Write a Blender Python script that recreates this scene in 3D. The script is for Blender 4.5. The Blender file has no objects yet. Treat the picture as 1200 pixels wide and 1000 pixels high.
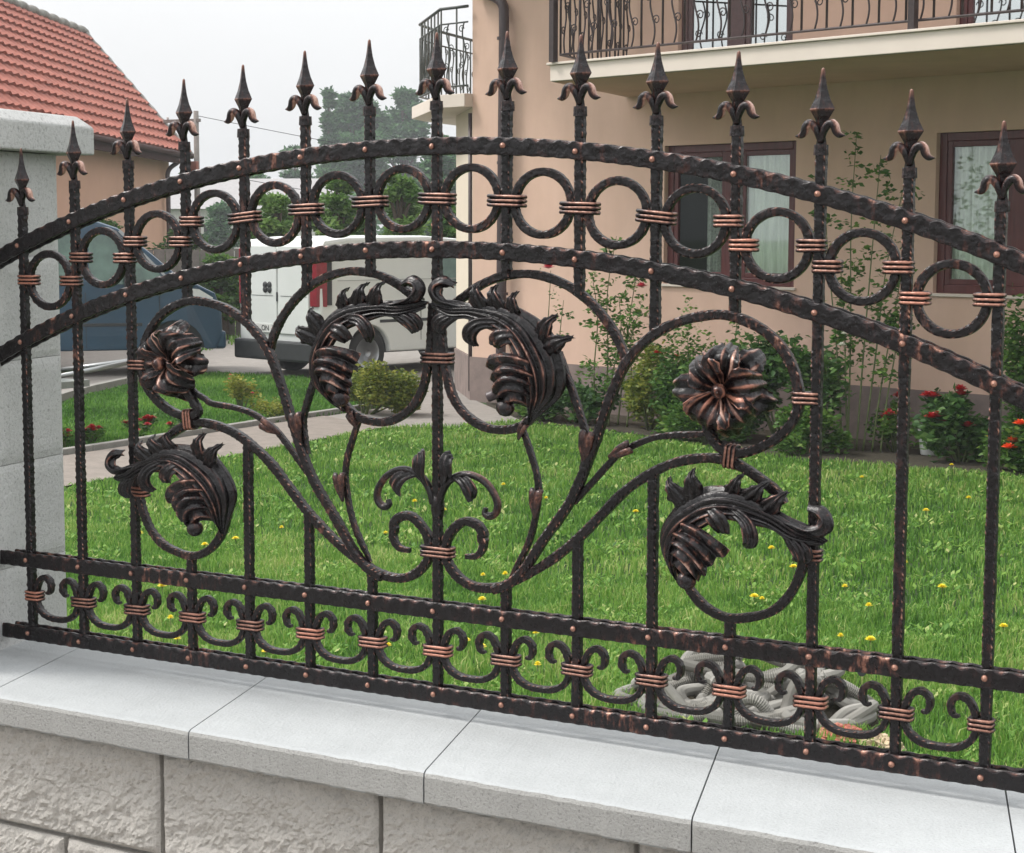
import bpy, math, random
import numpy as np
from mathutils import Vector, noise

random.seed(7); rng = np.random.default_rng(7)
S = bpy.context.scene
COL = S.collection

# ------------------------------------------------------------------ camera
cam_d = bpy.data.cameras.new('camera'); cam = bpy.data.objects.new('camera', cam_d); COL.objects.link(cam)
from mathutils import Matrix
RIGHT = Vector((0.86617, 0.49975, 0.00222)); UP = Vector((-0.05491, 0.09075, 0.99436)); FWD = Vector((-0.49673, 0.8614, -0.10605))
CAM = Vector((1.46862, -2.32257, 1.9))
m = Matrix((RIGHT, UP, -FWD)).transposed().to_4x4(); m.translation = CAM
cam.matrix_world = m
cam_d.sensor_width = 36; cam_d.lens = 2150 / 1200 * 36; cam_d.clip_end = 600; cam_d.clip_start = .05
S.camera = cam

# ------------------------------------------------------------------ world, sun, exposure
W = bpy.data.worlds.new('World'); S.world = W; W.use_nodes = True
nt = W.node_tree; nt.nodes.clear()
sky = nt.nodes.new('ShaderNodeTexSky'); sky.sky_type = 'NISHITA'; sky.sun_disc = False
SUN_EL, SUN_AZ = math.radians(52), math.radians(250)      # azimuth clockwise from +Y
sky.sun_elevation = SUN_EL; sky.sun_rotation = SUN_AZ
sky.air_density = 1.0; sky.dust_density = 4.0; sky.ozone_density = 1.0
hs = nt.nodes.new('ShaderNodeHueSaturation'); hs.inputs['Saturation'].default_value = 0.12
mixs = nt.nodes.new('ShaderNodeMix'); mixs.data_type = 'RGBA'; mixs.inputs['Factor'].default_value = 0.72
mixs.inputs['B'].default_value = (10.2, 10.3, 10.4, 1)      # the even cloud layer
bg = nt.nodes.new('ShaderNodeBackground'); bg.inputs['Strength'].default_value = 0.098
wo = nt.nodes.new('ShaderNodeOutputWorld')
nt.links.new(sky.outputs[0], hs.inputs['Color']); nt.links.new(hs.outputs[0], mixs.inputs['A'])
# an overcast sky is about three times brighter overhead than at the horizon, with faint cloud tone
tcw = nt.nodes.new('ShaderNodeTexCoord'); sx = nt.nodes.new('ShaderNodeSeparateXYZ'); nt.links.new(tcw.outputs['Generated'], sx.inputs[0])
ma = nt.nodes.new('ShaderNodeMath'); ma.operation = 'MULTIPLY_ADD'; ma.inputs[1].default_value = 1.00; ma.inputs[2].default_value = .63; ma.use_clamp = False
mxz = nt.nodes.new('ShaderNodeMath'); mxz.operation = 'MAXIMUM'; mxz.inputs[1].default_value = 0.; nt.links.new(sx.outputs['Z'], mxz.inputs[0]); nt.links.new(mxz.outputs[0], ma.inputs[0])
nw = nt.nodes.new('ShaderNodeTexNoise'); nw.inputs['Scale'].default_value = 3.2; nw.inputs['Detail'].default_value = 5; nt.links.new(tcw.outputs['Generated'], nw.inputs['Vector'])
mr = nt.nodes.new('ShaderNodeMapRange'); mr.inputs['To Min'].default_value = .90; mr.inputs['To Max'].default_value = 1.10; nt.links.new(nw.outputs['Fac'], mr.inputs['Value'])
mm = nt.nodes.new('ShaderNodeMath'); mm.operation = 'MULTIPLY'; nt.links.new(ma.outputs[0], mm.inputs[0]); nt.links.new(mr.outputs[0], mm.inputs[1])
vm = nt.nodes.new('ShaderNodeVectorMath'); vm.operation = 'SCALE'; nt.links.new(mixs.outputs['Result'], vm.inputs[0]); nt.links.new(mm.outputs[0], vm.inputs['Scale'])
nt.links.new(vm.outputs[0], bg.inputs['Color']); nt.links.new(bg.outputs[0], wo.inputs['Surface'])
sd = bpy.data.lights.new('sun', 'SUN'); sun = bpy.data.objects.new('sun', sd); COL.objects.link(sun)
sd.energy = 1.7; sd.angle = math.radians(14); sd.color = (1, .96, .9)
sv = Vector((math.sin(SUN_AZ) * math.cos(SUN_EL), math.cos(SUN_AZ) * math.cos(SUN_EL), math.sin(SUN_EL)))
sun.rotation_euler = sv.to_track_quat('Z', 'Y').to_euler()
S.view_settings.view_transform = 'Standard'; S.view_settings.look = 'None'
S.view_settings.exposure = 0.7; S.view_settings.gamma = 1
S.render.engine = 'CYCLES'

# ------------------------------------------------------------------ helpers
def tag(o, label=None, cat=None, group=None, kind=None):
    if label: o['label'] = label
    if cat: o['category'] = cat
    if group: o['group'] = group
    if kind: o['kind'] = kind
    return o

def thing(name, label, cat, loc=(0, 0, 0), rz=0, group=None):
    o = bpy.data.objects.new(name, None); COL.objects.link(o)
    o.location = loc; o.rotation_euler = (0, 0, rz); o.empty_display_size = .1
    return tag(o, label, cat, group)

class MB:
    def __init__(s): s.v = []; s.f = []; s.hi = []; s.rnd = []
    def add(s, vs, fs, hi=None, rnd=None):
        b = len(s.v); s.v.extend([tuple(map(float, p)) for p in vs])
        s.f.extend([tuple(i + b for i in f) for f in fs])
        s.hi.extend(hi if hi is not None else [0.] * len(vs))
        s.rnd.extend(rnd if rnd is not None else [0.] * len(vs))
        return s
    def mesh(s, name, mat, smooth=True, bevel=0):
        me = bpy.data.meshes.new(name); me.from_pydata(s.v, [], s.f); me.materials.append(mat)
        a = me.attributes.new('hi', 'FLOAT', 'POINT'); a.data.foreach_set('value', s.hi)
        a = me.attributes.new('rnd', 'FLOAT', 'POINT'); a.data.foreach_set('value', s.rnd)
        if smooth: me.polygons.foreach_set('use_smooth', [True] * len(me.polygons))
        me.update(); return me
    def build(s, name, mat, parent=None, smooth=True, bevel=0, kind=None):
        me = s.mesh(name, mat, smooth)
        o = bpy.data.objects.new(name, me); COL.objects.link(o)
        if parent: o.parent = parent
        if bevel:
            md = o.modifiers.new('bevel', 'BEVEL'); md.width = bevel; md.segments = 2; md.limit_method = 'ANGLE'; md.angle_limit = math.radians(40)
        if kind: o['kind'] = kind
        return o
    def box(s, x0, x1, y0, y1, z0, z1):
        vs = [(x, y, z) for z in (z0, z1) for y in (y0, y1) for x in (x0, x1)]
        return s.add(vs, [(0, 2, 3, 1), (4, 5, 7, 6), (0, 1, 5, 4), (2, 6, 7, 3), (0, 4, 6, 2), (1, 3, 7, 5)])
    def prism(s, pts, z0, z1):
        n = len(pts); vs = [(x, y, z0) for x, y in pts] + [(x, y, z1) for x, y in pts]
        a = sum(pts[i][0] * pts[(i + 1) % n][1] - pts[(i + 1) % n][0] * pts[i][1] for i in range(n))
        fs = [tuple(range(n - 1, -1, -1)), tuple(range(n, 2 * n))] + [(i, (i + 1) % n, n + (i + 1) % n, n + i) for i in range(n)]
        if a < 0: fs = [f[::-1] for f in fs]
        return s.add(vs, fs)
    def tube(s, pts, r, seg=8, cap=True, flat=1.0, hi=0.):
        P = np.array(pts, float); n = len(P)
        rr = np.full(n, r) if np.isscalar(r) else np.array(r, float)
        T = np.gradient(P, axis=0); T /= np.linalg.norm(T, axis=1)[:, None] + 1e-12
        up = np.array([0, 0, 1.]) if abs(T[0][2]) < .9 else np.array([0, 1., 0])
        a = np.cross(T[0], up); a /= np.linalg.norm(a); vs = []
        for i in range(n):
            a = a - T[i] * (a @ T[i]); a /= np.linalg.norm(a) + 1e-12; b = np.cross(T[i], a)
            for k in range(seg):
                t = 2 * math.pi * k / seg; vs.append(P[i] + rr[i] * (a * math.cos(t) + b * math.sin(t) * flat))
        fs = [(i * seg + k, i * seg + (k + 1) % seg, (i + 1) * seg + (k + 1) % seg, (i + 1) * seg + k) for i in range(n - 1) for k in range(seg)]
        if cap: fs += [tuple(range(seg - 1, -1, -1)), tuple(range((n - 1) * seg, n * seg))]
        return s.add(vs, fs, [hi] * len(vs))
    def lathe(s, prof, seg=16, c=(0, 0, 0), axis='z', rot=0, sy=1, hi=None):
        vs = []
        for z, r in prof:
            for k in range(seg):
                t = 2 * math.pi * k / seg + rot; x, y = r * math.cos(t), r * math.sin(t) * sy
                p = (x, y, z) if axis == 'z' else ((z, x, y) if axis == 'x' else (x, z, y))
                vs.append((c[0] + p[0], c[1] + p[1], c[2] + p[2]))
        n = len(prof); fs = []
        for i in range(n - 1):
            for k in range(seg):
                q = (i * seg + k, i * seg + (k + 1) % seg, (i + 1) * seg + (k + 1) % seg, (i + 1) * seg + k)
                fs.append(q if axis != 'y' else q[::-1])
        fs += [tuple(range(seg - 1, -1, -1)), tuple(range((n - 1) * seg, n * seg))]
        return s.add(vs, fs, hi=[h for h in (hi or [0] * n) for _ in range(seg)])
    def grid(s, G, hi=None, flip=False, rnd=None):
        G = np.array(G, float); a, b = G.shape[:2]
        f = [(i * b + j, i * b + j + 1, (i + 1) * b + j + 1, (i + 1) * b + j) for i in range(a - 1) for j in range(b - 1)]
        if flip: f = [q[::-1] for q in f]
        return s.add(G.reshape(-1, 3), f, list(np.array(hi).ravel()) if hi is not None else None, list(np.array(rnd).ravel()) if rnd is not None else None)

def catmull(P, n):
    P = np.array(P, float); k = len(P)
    if k == 2: return P[0] + (P[1] - P[0]) * np.linspace(0, 1, n)[:, None]
    Q = np.vstack([2 * P[0] - P[1], P, 2 * P[-1] - P[-2]])
    u = np.linspace(0, k - 1, n); i = np.minimum(u.astype(int), k - 2); t = (u - i)[:, None]
    a, b, c, d = Q[i], Q[i + 1], Q[i + 2], Q[i + 3]
    return .5 * (2 * b + (c - a) * t + (2 * a - 5 * b + 4 * c - d) * t ** 2 + (3 * b - a - 3 * c + d) * t ** 3)

def resample(P, step):
    P = np.array(P, float); L = np.r_[0, np.cumsum(np.linalg.norm(np.diff(P, axis=0), axis=1))]
    n = max(2, int(round(L[-1] / step)) + 1); s = np.linspace(0, L[-1], n)
    return np.stack([np.interp(s, L, P[:, j]) for j in range(P.shape[1])], 1), s

# ------------------------------------------------------------------ materials
def mat(name):
    m = bpy.data.materials.new(name); m.use_nodes = True; nt = m.node_tree
    return m, nt, nt.nodes['Principled BSDF']

def N(nt, t, **kw):
    n = nt.nodes.new(t)
    for k, v in kw.items():
        if k in n.inputs: n.inputs[k].default_value = v
        else: setattr(n, k, v)
    return n

def ramp(nt, fac, stops):
    r = nt.nodes.new('ShaderNodeValToRGB'); e = r.color_ramp.elements
    while len(e) < len(stops): e.new(.5)
    for i, (p, c) in enumerate(stops): e[i].position = p; e[i].color = (*c, 1) if len(c) == 3 else c
    nt.links.new(fac, r.inputs[0]); return r.outputs[0]

def simple(name, col, rough=.6, var=.15, scale=8, bump=0, bscale=60, metallic=0, spec=.5, stretch=None, dist=.01):
    m, nt, p = mat(name); L = nt.links.new
    tc = N(nt, 'ShaderNodeTexCoord'); src = tc.outputs['Object']
    if stretch:
        mp = N(nt, 'ShaderNodeMapping'); mp.inputs['Scale'].default_value = stretch; L(src, mp.inputs[0]); src = mp.outputs[0]
    n = N(nt, 'ShaderNodeTexNoise', Scale=scale, Detail=8.0, Roughness=.65); L(src, n.inputs['Vector'])
    lo = tuple(c * (1 - var) for c in col); hi = tuple(min(1, c * (1 + var)) for c in col)
    L(ramp(nt, n.outputs['Fac'], [(.3, lo), (.7, hi)]), p.inputs['Base Color'])
    p.inputs['Roughness'].default_value = rough; p.inputs['Metallic'].default_value = metallic
    p.inputs['Specular IOR Level'].default_value = spec
    if bump:
        b = N(nt, 'ShaderNodeBump', Strength=bump, Distance=dist); n2 = N(nt, 'ShaderNodeTexNoise', Scale=bscale, Detail=6.0, Roughness=.7)
        L(src, n2.inputs['Vector']); L(n2.outputs['Fac'], b.inputs['Height']); L(b.outputs[0], p.inputs['Normal'])
    return m

def iron_mat(name, bias=0., copper=(.52, .27, .19)):
    m, nt, p = mat(name); L = nt.links.new
    tc = N(nt, 'ShaderNodeTexCoord'); at = N(nt, 'ShaderNodeAttribute', attribute_name='hi')
    mpz = N(nt, 'ShaderNodeMapping'); mpz.inputs['Scale'].default_value = (1, 1, .4); L(tc.outputs['Object'], mpz.inputs[0])
    n = N(nt, 'ShaderNodeTexNoise', Scale=30., Detail=5., Roughness=.6); L(mpz.outputs[0], n.inputs['Vector'])
    nf = N(nt, 'ShaderNodeTexNoise', Scale=110., Detail=3., Roughness=.6); L(mpz.outputs[0], nf.inputs['Vector'])
    n2 = N(nt, 'ShaderNodeTexNoise', Scale=5., Detail=3.); L(tc.outputs['Object'], n2.inputs['Vector'])
    n3 = N(nt, 'ShaderNodeTexNoise', Scale=260., Detail=4., Roughness=.75); L(tc.outputs['Object'], n3.inputs['Vector'])
    # amount of rubbed copper paint and painted-on ridge glints = raised edge * patchy noise
    a = N(nt, 'ShaderNodeMath', operation='MULTIPLY'); L(at.outputs['Fac'], a.inputs[0])
    rr = ramp(nt, n.outputs['Fac'], [(.34, (.15,) * 3), (.56, (1.,) * 3)]); L(rr, a.inputs[1])
    c = N(nt, 'ShaderNodeMath', operation='MULTIPLY_ADD'); L(ramp(nt, n2.outputs['Fac'], [(.40, (.0,) * 3), (.66, (.42,) * 3)]), c.inputs[0]); L(ramp(nt, nf.outputs['Fac'], [(.48, (.12,) * 3), (.66, (1.5,) * 3)]), c.inputs[1]); L(a.outputs[0], c.inputs[2])
    d = N(nt, 'ShaderNodeMath', operation='ADD', use_clamp=True); L(c.outputs[0], d.inputs[0]); d.inputs[1].default_value = bias
    col = ramp(nt, d.outputs[0], [(0., (.005, .004, .0048)), (.25, (.010, .006, .007)), (.45, (.045, .018, .015)), (.7, (.17, .075, .052)), (1., copper)])
    L(col, p.inputs['Base Color'])
    p.inputs['Metallic'].default_value = .2
    L(ramp(nt, n3.outputs['Fac'], [(.3, (.20,) * 3), (.7, (.44,) * 3)]), p.inputs['Roughness'])
    p.inputs['Specular IOR Level'].default_value = .5
    b = N(nt, 'ShaderNodeBump', Strength=.35, Distance=.0012); L(n3.outputs['Fac'], b.inputs['Height'])
    b2 = N(nt, 'ShaderNodeBump', Strength=.9, Distance=.003); vn = N(nt, 'ShaderNodeTexNoise', Scale=70., Detail=2.); L(tc.outputs['Object'], vn.inputs['Vector'])
    L(vn.outputs['Fac'], b2.inputs['Height']); L(b.outputs[0], b2.inputs['Normal']); L(b2.outputs[0], p.inputs['Normal'])
    return m

def leaf_mat(name, stops, rough=.5, trans=.35):
    m, nt, p = mat(name); L = nt.links.new
    at = N(nt, 'ShaderNodeAttribute', attribute_name='rnd')
    c = ramp(nt, at.outputs['Fac'], stops); L(c, p.inputs['Base Color']); p.inputs['Roughness'].default_value = rough
    p.inputs['Specular IOR Level'].default_value = .3
    tr = N(nt, 'ShaderNodeBsdfTranslucent'); L(c, tr.inputs['Color'])
    mx = N(nt, 'ShaderNodeMixShader'); mx.inputs[0].default_value = trans
    L(p.outputs[0], mx.inputs[1]); L(tr.outputs[0], mx.inputs[2]); L(mx.outputs[0], nt.nodes['Material Output'].inputs['Surface'])
    return m

def concrete(name, col, pits=.5, scale=160, rough=.9, stain=.12, bump=1.):
    m, nt, p = mat(name); L = nt.links.new
    tc = N(nt, 'ShaderNodeTexCoord')
    n = N(nt, 'ShaderNodeTexNoise', Scale=6., Detail=8., Roughness=.7); L(tc.outputs['Object'], n.inputs['Vector'])
    f = N(nt, 'ShaderNodeTexNoise', Scale=float(scale), Detail=5., Roughness=.8); L(tc.outputs['Object'], f.inputs['Vector'])
    v = N(nt, 'ShaderNodeTexVoronoi', Scale=scale * .8); L(tc.outputs['Object'], v.inputs['Vector'])
    base = ramp(nt, n.outputs['Fac'], [(.3, tuple(c * (1 - stain) for c in col)), (.7, tuple(c * (1 + stain * .6) for c in col))])
    mx = N(nt, 'ShaderNodeMix', data_type='RGBA', blend_type='MULTIPLY'); mx.inputs['Factor'].default_value = 1
    L(base, mx.inputs['A']); L(ramp(nt, f.outputs['Fac'], [(.30, (1 - pits,) * 3), (.46, (1., 1., 1.)), (.75, (1.08,) * 3)]), mx.inputs['B'])
    L(mx.outputs['Result'], p.inputs['Base Color']); p.inputs['Roughness'].default_value = rough
    b = N(nt, 'ShaderNodeBump', Strength=min(1., .6 * bump), Distance=.002 * bump); L(f.outputs['Fac'], b.inputs['Height'])
    b2 = N(nt, 'ShaderNodeBump', Strength=.25, Distance=.002); L(v.outputs['Distance'], b2.inputs['Height']); L(b.outputs[0], b2.inputs['Normal'])
    L(b2.outputs[0], p.inputs['Normal']); p.inputs['Specular IOR Level'].default_value = .25
    return m

def glass_mat(name, tint=(.8, .9, .88), refl=.35, rough=.02, ior=1.5):
    m, nt, p = mat(name); L = nt.links.new
    t = N(nt, 'ShaderNodeBsdfTransparent'); t.inputs[0].default_value = (*tint, 1)
    g = N(nt, 'ShaderNodeBsdfGlossy'); g.inputs['Color'].default_value = (.9, .95, .95, 1); g.inputs['Roughness'].default_value = rough
    fr = N(nt, 'ShaderNodeFresnel', IOR=ior)
    ad = N(nt, 'ShaderNodeMath', operation='ADD', use_clamp=True); ad.inputs[1].default_value = refl; L(fr.outputs[0], ad.inputs[0])
    mx = N(nt, 'ShaderNodeMixShader'); L(ad.outputs[0], mx.inputs[0]); L(t.outputs[0], mx.inputs[1]); L(g.outputs[0], mx.inputs[2])
    L(mx.outputs[0], nt.nodes['Material Output'].inputs['Surface']); return m

IRON = iron_mat('hammered_iron', .03); COPPER = iron_mat('copper_rubbed_iron', .04, (.36, .165, .115)); COPPER_B = iron_mat('copper_rubbed_iron_bright', .16, (.40, .17, .115)); COPPER_D = iron_mat('copper_rubbed_iron_dark', -.08, (.34, .17, .12)); IRON_LEAF = iron_mat('iron_leaf', -.03, (.46, .28, .22)); IRON_SCROLL = iron_mat('iron_scroll', .11, (.50, .27, .20))
CAPM = concrete('cast_cap_concrete', (.40, .415, .42), .22, 260, .85, .10)
CAPEDGE = concrete('cap_edge_concrete', (.40, .395, .38), .55, 260, .95, .08, bump=1.8)
SPLIT = concrete('split_face_concrete', (.56, .53, .49), .5, 280, .95, .08, bump=2.0)
SPLITP = concrete('pillar_block_concrete', (.525, .525, .515), .55, 150, .95, .05, bump=1.6)
MORTAR = simple('mortar', (.36, .345, .32), .95, .2, 40, .5, 120)
STUCCO = simple('tan_stucco', (.64, .445, .35), .92, .075, 1.1, .5, 260, dist=.003)
_n = STUCCO.node_tree; _p = _n.nodes['Principled BSDF']; _src = _p.inputs['Base Color'].links[0].from_socket     # rain streaks and uneven tone
_tc = N(_n, 'ShaderNodeTexCoord'); _mp = N(_n, 'ShaderNodeMapping'); _mp.inputs['Scale'].default_value = (2.2, 2.2, .5); _n.links.new(_tc.outputs['Object'], _mp.inputs[0])
_t = N(_n, 'ShaderNodeTexNoise', Scale=1.3, Detail=6., Roughness=.65); _n.links.new(_mp.outputs[0], _t.inputs['Vector'])
_m = N(_n, 'ShaderNodeMix', data_type='RGBA', blend_type='MULTIPLY'); _m.inputs['Factor'].default_value = 1
_n.links.new(_src, _m.inputs['A']); _n.links.new(ramp(_n, _t.outputs['Fac'], [(.35, (.94, .93, .915)), (.6, (1., 1., 1.))]), _m.inputs['B']); _n.links.new(_m.outputs['Result'], _p.inputs['Base Color'])
STUCCO_L = simple('cream_stucco', (.66, .58, .47), .92, .04, 1.2, .4, 260, dist=.003)
SLABM = simple('balcony_paint', (.67, .59, .52), .9, .05, 1.5, .3, 150, dist=.002)
PLINTH = simple('plinth_render', (.20, .155, .14), .95, .25, 5, .6, 90, dist=.006)
MAHOG = simple('mahogany_frame', (.095, .020, .020), .38, .3, 30, .1, 80, stretch=(1, 1, .1))
BROWNDOOR = simple('brown_frame', (.10, .055, .055), .4, .2, 20)
PIPEM = simple('brown_downpipe', (.060, .042, .045), .42, .2, 8)
RAILM = simple('railing_iron', (.035, .022, .022), .5, .3, 30, .2, 90)
RAILGREEN = simple('railing_grey_green', (.05, .06, .055), .5, .3, 30)
DARKROOM = simple('dark_room', (.012, .012, .012), .9)
CURTAIN = simple('lace_curtain', (.80, .83, .78), .9, .2, 30, stretch=(1, 1, .12))
CURTAIN_D = simple('patterned_curtain', (.42, .44, .42), .9, .45, 38)
GLASS = glass_mat('window_glass', (.95, .97, .95), .05); CARWIN = simple('car_window', (.085, .15, .12), .08, .5, 3, spec=.7); CARGLASS = glass_mat('car_glass', (.45, .60, .55), .05); GLASS_DARK = glass_mat('dark_window_glass', (.9, .92, .9), 0, ior=1.22); DOORGLASS = glass_mat('balcony_door_glass', (.35, .4, .42), .62)
WHITEP = simple('white_van_paint', (.66, .68, .66), .3, .05, 2); BLUEP = simple('blue_van_paint', (.020, .055, .095), .3, .12, 2)
BLACKP = simple('black_plastic', (.028, .030, .032), .6, .2, 10); RUBBER = simple('rubber', (.018, .018, .018), .85); RIMM = simple('alloy_rim', (.33, .34, .35), .35, .1, 8, metallic=.7)
REDLAMP = simple('red_lamp', (.22, .012, .022), .2, .2, 12); CLEARLAMP = simple('clear_lamp', (.6, .6, .58), .15)
ROOFT = simple('roof_tile', (.30, .095, .065), .85, .25, 5, .3, 40); ROOFR = simple('ridge_mortar', (.22, .21, .19), .95, .3, 9, .6, 60)
TANWALL = simple('neighbour_wall', (.50, .30, .21), .9, .06, 1); FASCIA = simple('dark_eaves', (.045, .018, .015), .8, spec=.15)
PATHM = concrete('path_concrete', (.23, .20, .175), .25, 40, .95, .2); KERBM = concrete('kerb_concrete', (.27, .26, .24), .3, 70, .95, .2)
DRIVEM = concrete('drive_concrete', (.26, .24, .22), .2, 25, .95, .18)
SOIL = simple('soil', (.055, .045, .028), .98, .4, 20, 1, 60, dist=.03); LAWNBASE = simple('lawn_soil', (.040, .085, .016), .98, .4, 14, 1, 60, dist=.03)
HOSEM = simple('grey_corrugated_plastic', (.25, .24, .215), .55, .15, 6); HOSED = simple('dark_corrugated_plastic', (.07, .08, .08), .5, .2, 6)
BARK = simple('bark', (.10, .075, .055), .95, .3, 20, .8, 40); STEM = simple('green_stem', (.10, .13, .045), .7, .3, 20)
WOODM = simple('pole_timber', (.20, .18, .165), .9, .2, 12)
GRASSM = leaf_mat('grass_blade', [(0, (.045, .13, .018)), (.4, (.13, .29, .045)), (.75, (.24, .40, .075)), (1, (.48, .52, .20))], .55, .42)
LEAF_MID = leaf_mat('leaf_mid', [(0, (.03, .085, .014)), (.5, (.085, .19, .032)), (1, (.19, .30, .06))])
LEAF_BRIGHT = leaf_mat('leaf_bright', [(0, (.05, .12, .02)), (.5, (.11, .22, .045)), (1, (.22, .34, .09))])
LEAF_DARK = leaf_mat('leaf_dark', [(0, (.025, .075, .02)), (.5, (.065, .15, .035)), (1, (.15, .26, .07))])
LEAF_YEL = leaf_mat('leaf_yellow_green', [(0, (.06, .10, .015)), (.5, (.15, .20, .03)), (1, (.34, .34, .06))])
LEAF_FAR = leaf_mat('leaf_far', [(0, (.022, .075, .028)), (.5, (.05, .14, .045)), (1, (.11, .24, .08))])
def petal(name, c): return simple(name, c, .55, .2, 40)
RED = petal('red_petal', (.42, .015, .02)); PINK = petal('pink_petal', (.60, .07, .12)); ORANGE = petal('orange_petal', (.75, .10, .02)); WHITEF = petal('white_petal', (.7, .7, .62)); YELLOW = petal('yellow_petal', (.75, .62, .02))

# ------------------------------------------------------------------ ground, lawn base, path, drive
GL = 300.
def sheet(name, pts, z, m, kind='structure', thick=None):
    b = MB()
    if thick: b.prism(pts, z - thick, z)
    else: b.add([(x, y, z) for x, y in pts], [tuple(range(len(pts)))])
    o = b.build(name, m, None, smooth=False, kind=kind); return o
sheet('ground', [(-GL, -GL), (GL, -GL), (GL, GL), (-GL, GL)], -.012, LAWNBASE)
sheet('pavement', [(-8, -4.5), (8, -4.5), (8, -.30), (-8, -.30)], .13, DRIVEM, thick=.13)
sheet('road', [(-60, -14), (60, -14), (60, -4.52), (-60, -4.52)], .004, simple('asphalt', (.05, .05, .05), .9, .2, 30, .6, 90))
sheet('garden_bed', [(-8.6, 14.6), (-7.9, 13.7), (-6.3, 13.25), (-4.2, 12.2), (-2.2, 12.05), (2.5, 10.6), (3.0, 11.9), (-9, 15.25)], -.002, SOIL)
sheet('driveway', [(-8.45, 12.35), (-7.8, 12.9), (-7.5, 13.5), (-9.1, 15.22), (-10.2, 16.6), (-9, 24), (-40, 40), (-44, 26), (-44, 12), (-12.75, 11.6), (-14.3, 15.3), (-14.4, 16.9), (-12.4, 16.9), (-9.58, 14.3), (-9.58, 12.9)], .002, DRIVEM)
sheet('garden_path', [(-8.05, 4.5), (-8.15, 8), (-8.42, 12.38), (-9.58, 12.95), (-9.46, 9), (-9.4, 4.5)], .010, PATHM)
kb = thing('path_kerb', 'low concrete kerb between the grey garden path and the second lawn', 'kerb')
for i in range(12):
    y0 = 5.0 + i * .75; x0 = -9.42 - .016 * i
    MB().prism([(x0 - .08, y0), (x0, y0), (x0 - .012, y0 + .735), (x0 - .092, y0 + .735)], -.02, .055 + .004 * random.random()).build('kerb_stone', KERBM, kb, smooth=False, bevel=.006)
kb = thing('drive_kerb', 'pale kerb at the far end of the second lawn beside the vehicles', 'kerb')
kp = catmull([(-12.6, 12.2), (-13.2, 13.0), (-14.1, 15.2), (-14.3, 16.85)], 9)
for i in range(8):
    a, b = kp[i], kp[i + 1]; d = (b - a) / np.linalg.norm(b - a); n_ = np.array([-d[1], d[0]]) * .10; b = b - d * .01
    MB().prism([tuple(a), tuple(b), tuple(b + n_), tuple(a + n_)], -.02, .07).build('kerb_stone', KERBM, kb, smooth=False, bevel=.006)

# ------------------------------------------------------------------ grass
def blades(name, pos, h, w, label, rn=None):
    n = len(pos); ang = rng.uniform(0, 2 * math.pi, n); lean = rng.uniform(.1, .95, n) * h; la = rng.uniform(0, 2 * math.pi, n)
    dx, dy = np.cos(ang) * w / 2, np.sin(ang) * w / 2; lx, ly = np.cos(la) * lean, np.sin(la) * lean
    z0 = np.full(n, -.012)
    V = np.empty((n, 5, 3))
    V[:, 0] = np.stack([pos[:, 0] - dx, pos[:, 1] - dy, z0], 1); V[:, 1] = np.stack([pos[:, 0] + dx, pos[:, 1] + dy, z0], 1)
    V[:, 2] = np.stack([pos[:, 0] - dx * .7 + lx * .35, pos[:, 1] - dy * .7 + ly * .35, h * .6], 1)
    V[:, 3] = np.stack([pos[:, 0] + dx * .7 + lx * .35, pos[:, 1] + dy * .7 + ly * .35, h * .6], 1)
    V[:, 4] = np.stack([pos[:, 0] + lx, pos[:, 1] + ly, h * (1 - .3 * lean / h)], 1)
    me = bpy.data.meshes.new(name); me.vertices.add(n * 5); me.vertices.foreach_set('co', V.ravel())
    base = (np.arange(n) * 5)[:, None]
    F = (base + np.array([0, 1, 3, 0, 3, 2, 2, 3, 4])).ravel()
    me.loops.add(n * 9); me.loops.foreach_set('vertex_index', F.astype(np.int32))
    me.polygons.add(n * 3); me.polygons.foreach_set('loop_start', np.arange(0, n * 9, 3, dtype=np.int32)); me.polygons.foreach_set('loop_total', np.full(n * 3, 3, np.int32))
    me.update(calc_edges=True); me.materials.append(GRASSM)
    at = me.attributes.new('rnd', 'FLOAT', 'POINT'); at.data.foreach_set('value', np.repeat(rn, 5))
    o = bpy.data.objects.new(name, me); COL.objects.link(o); return tag(o, label, 'grass', kind='stuff')

def fbm(x, y, s, seed=0):
    out = np.zeros_like(x); r = np.random.default_rng(seed); a = 1.
    for _ in range(4):
        for _ in range(3):
            t = r.uniform(0, 2 * math.pi); out += a * np.sin((x * math.cos(t) + y * math.sin(t)) * s + r.uniform(0, 6.28)) / 3
        a *= .6; s *= 1.9
    return out

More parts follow.
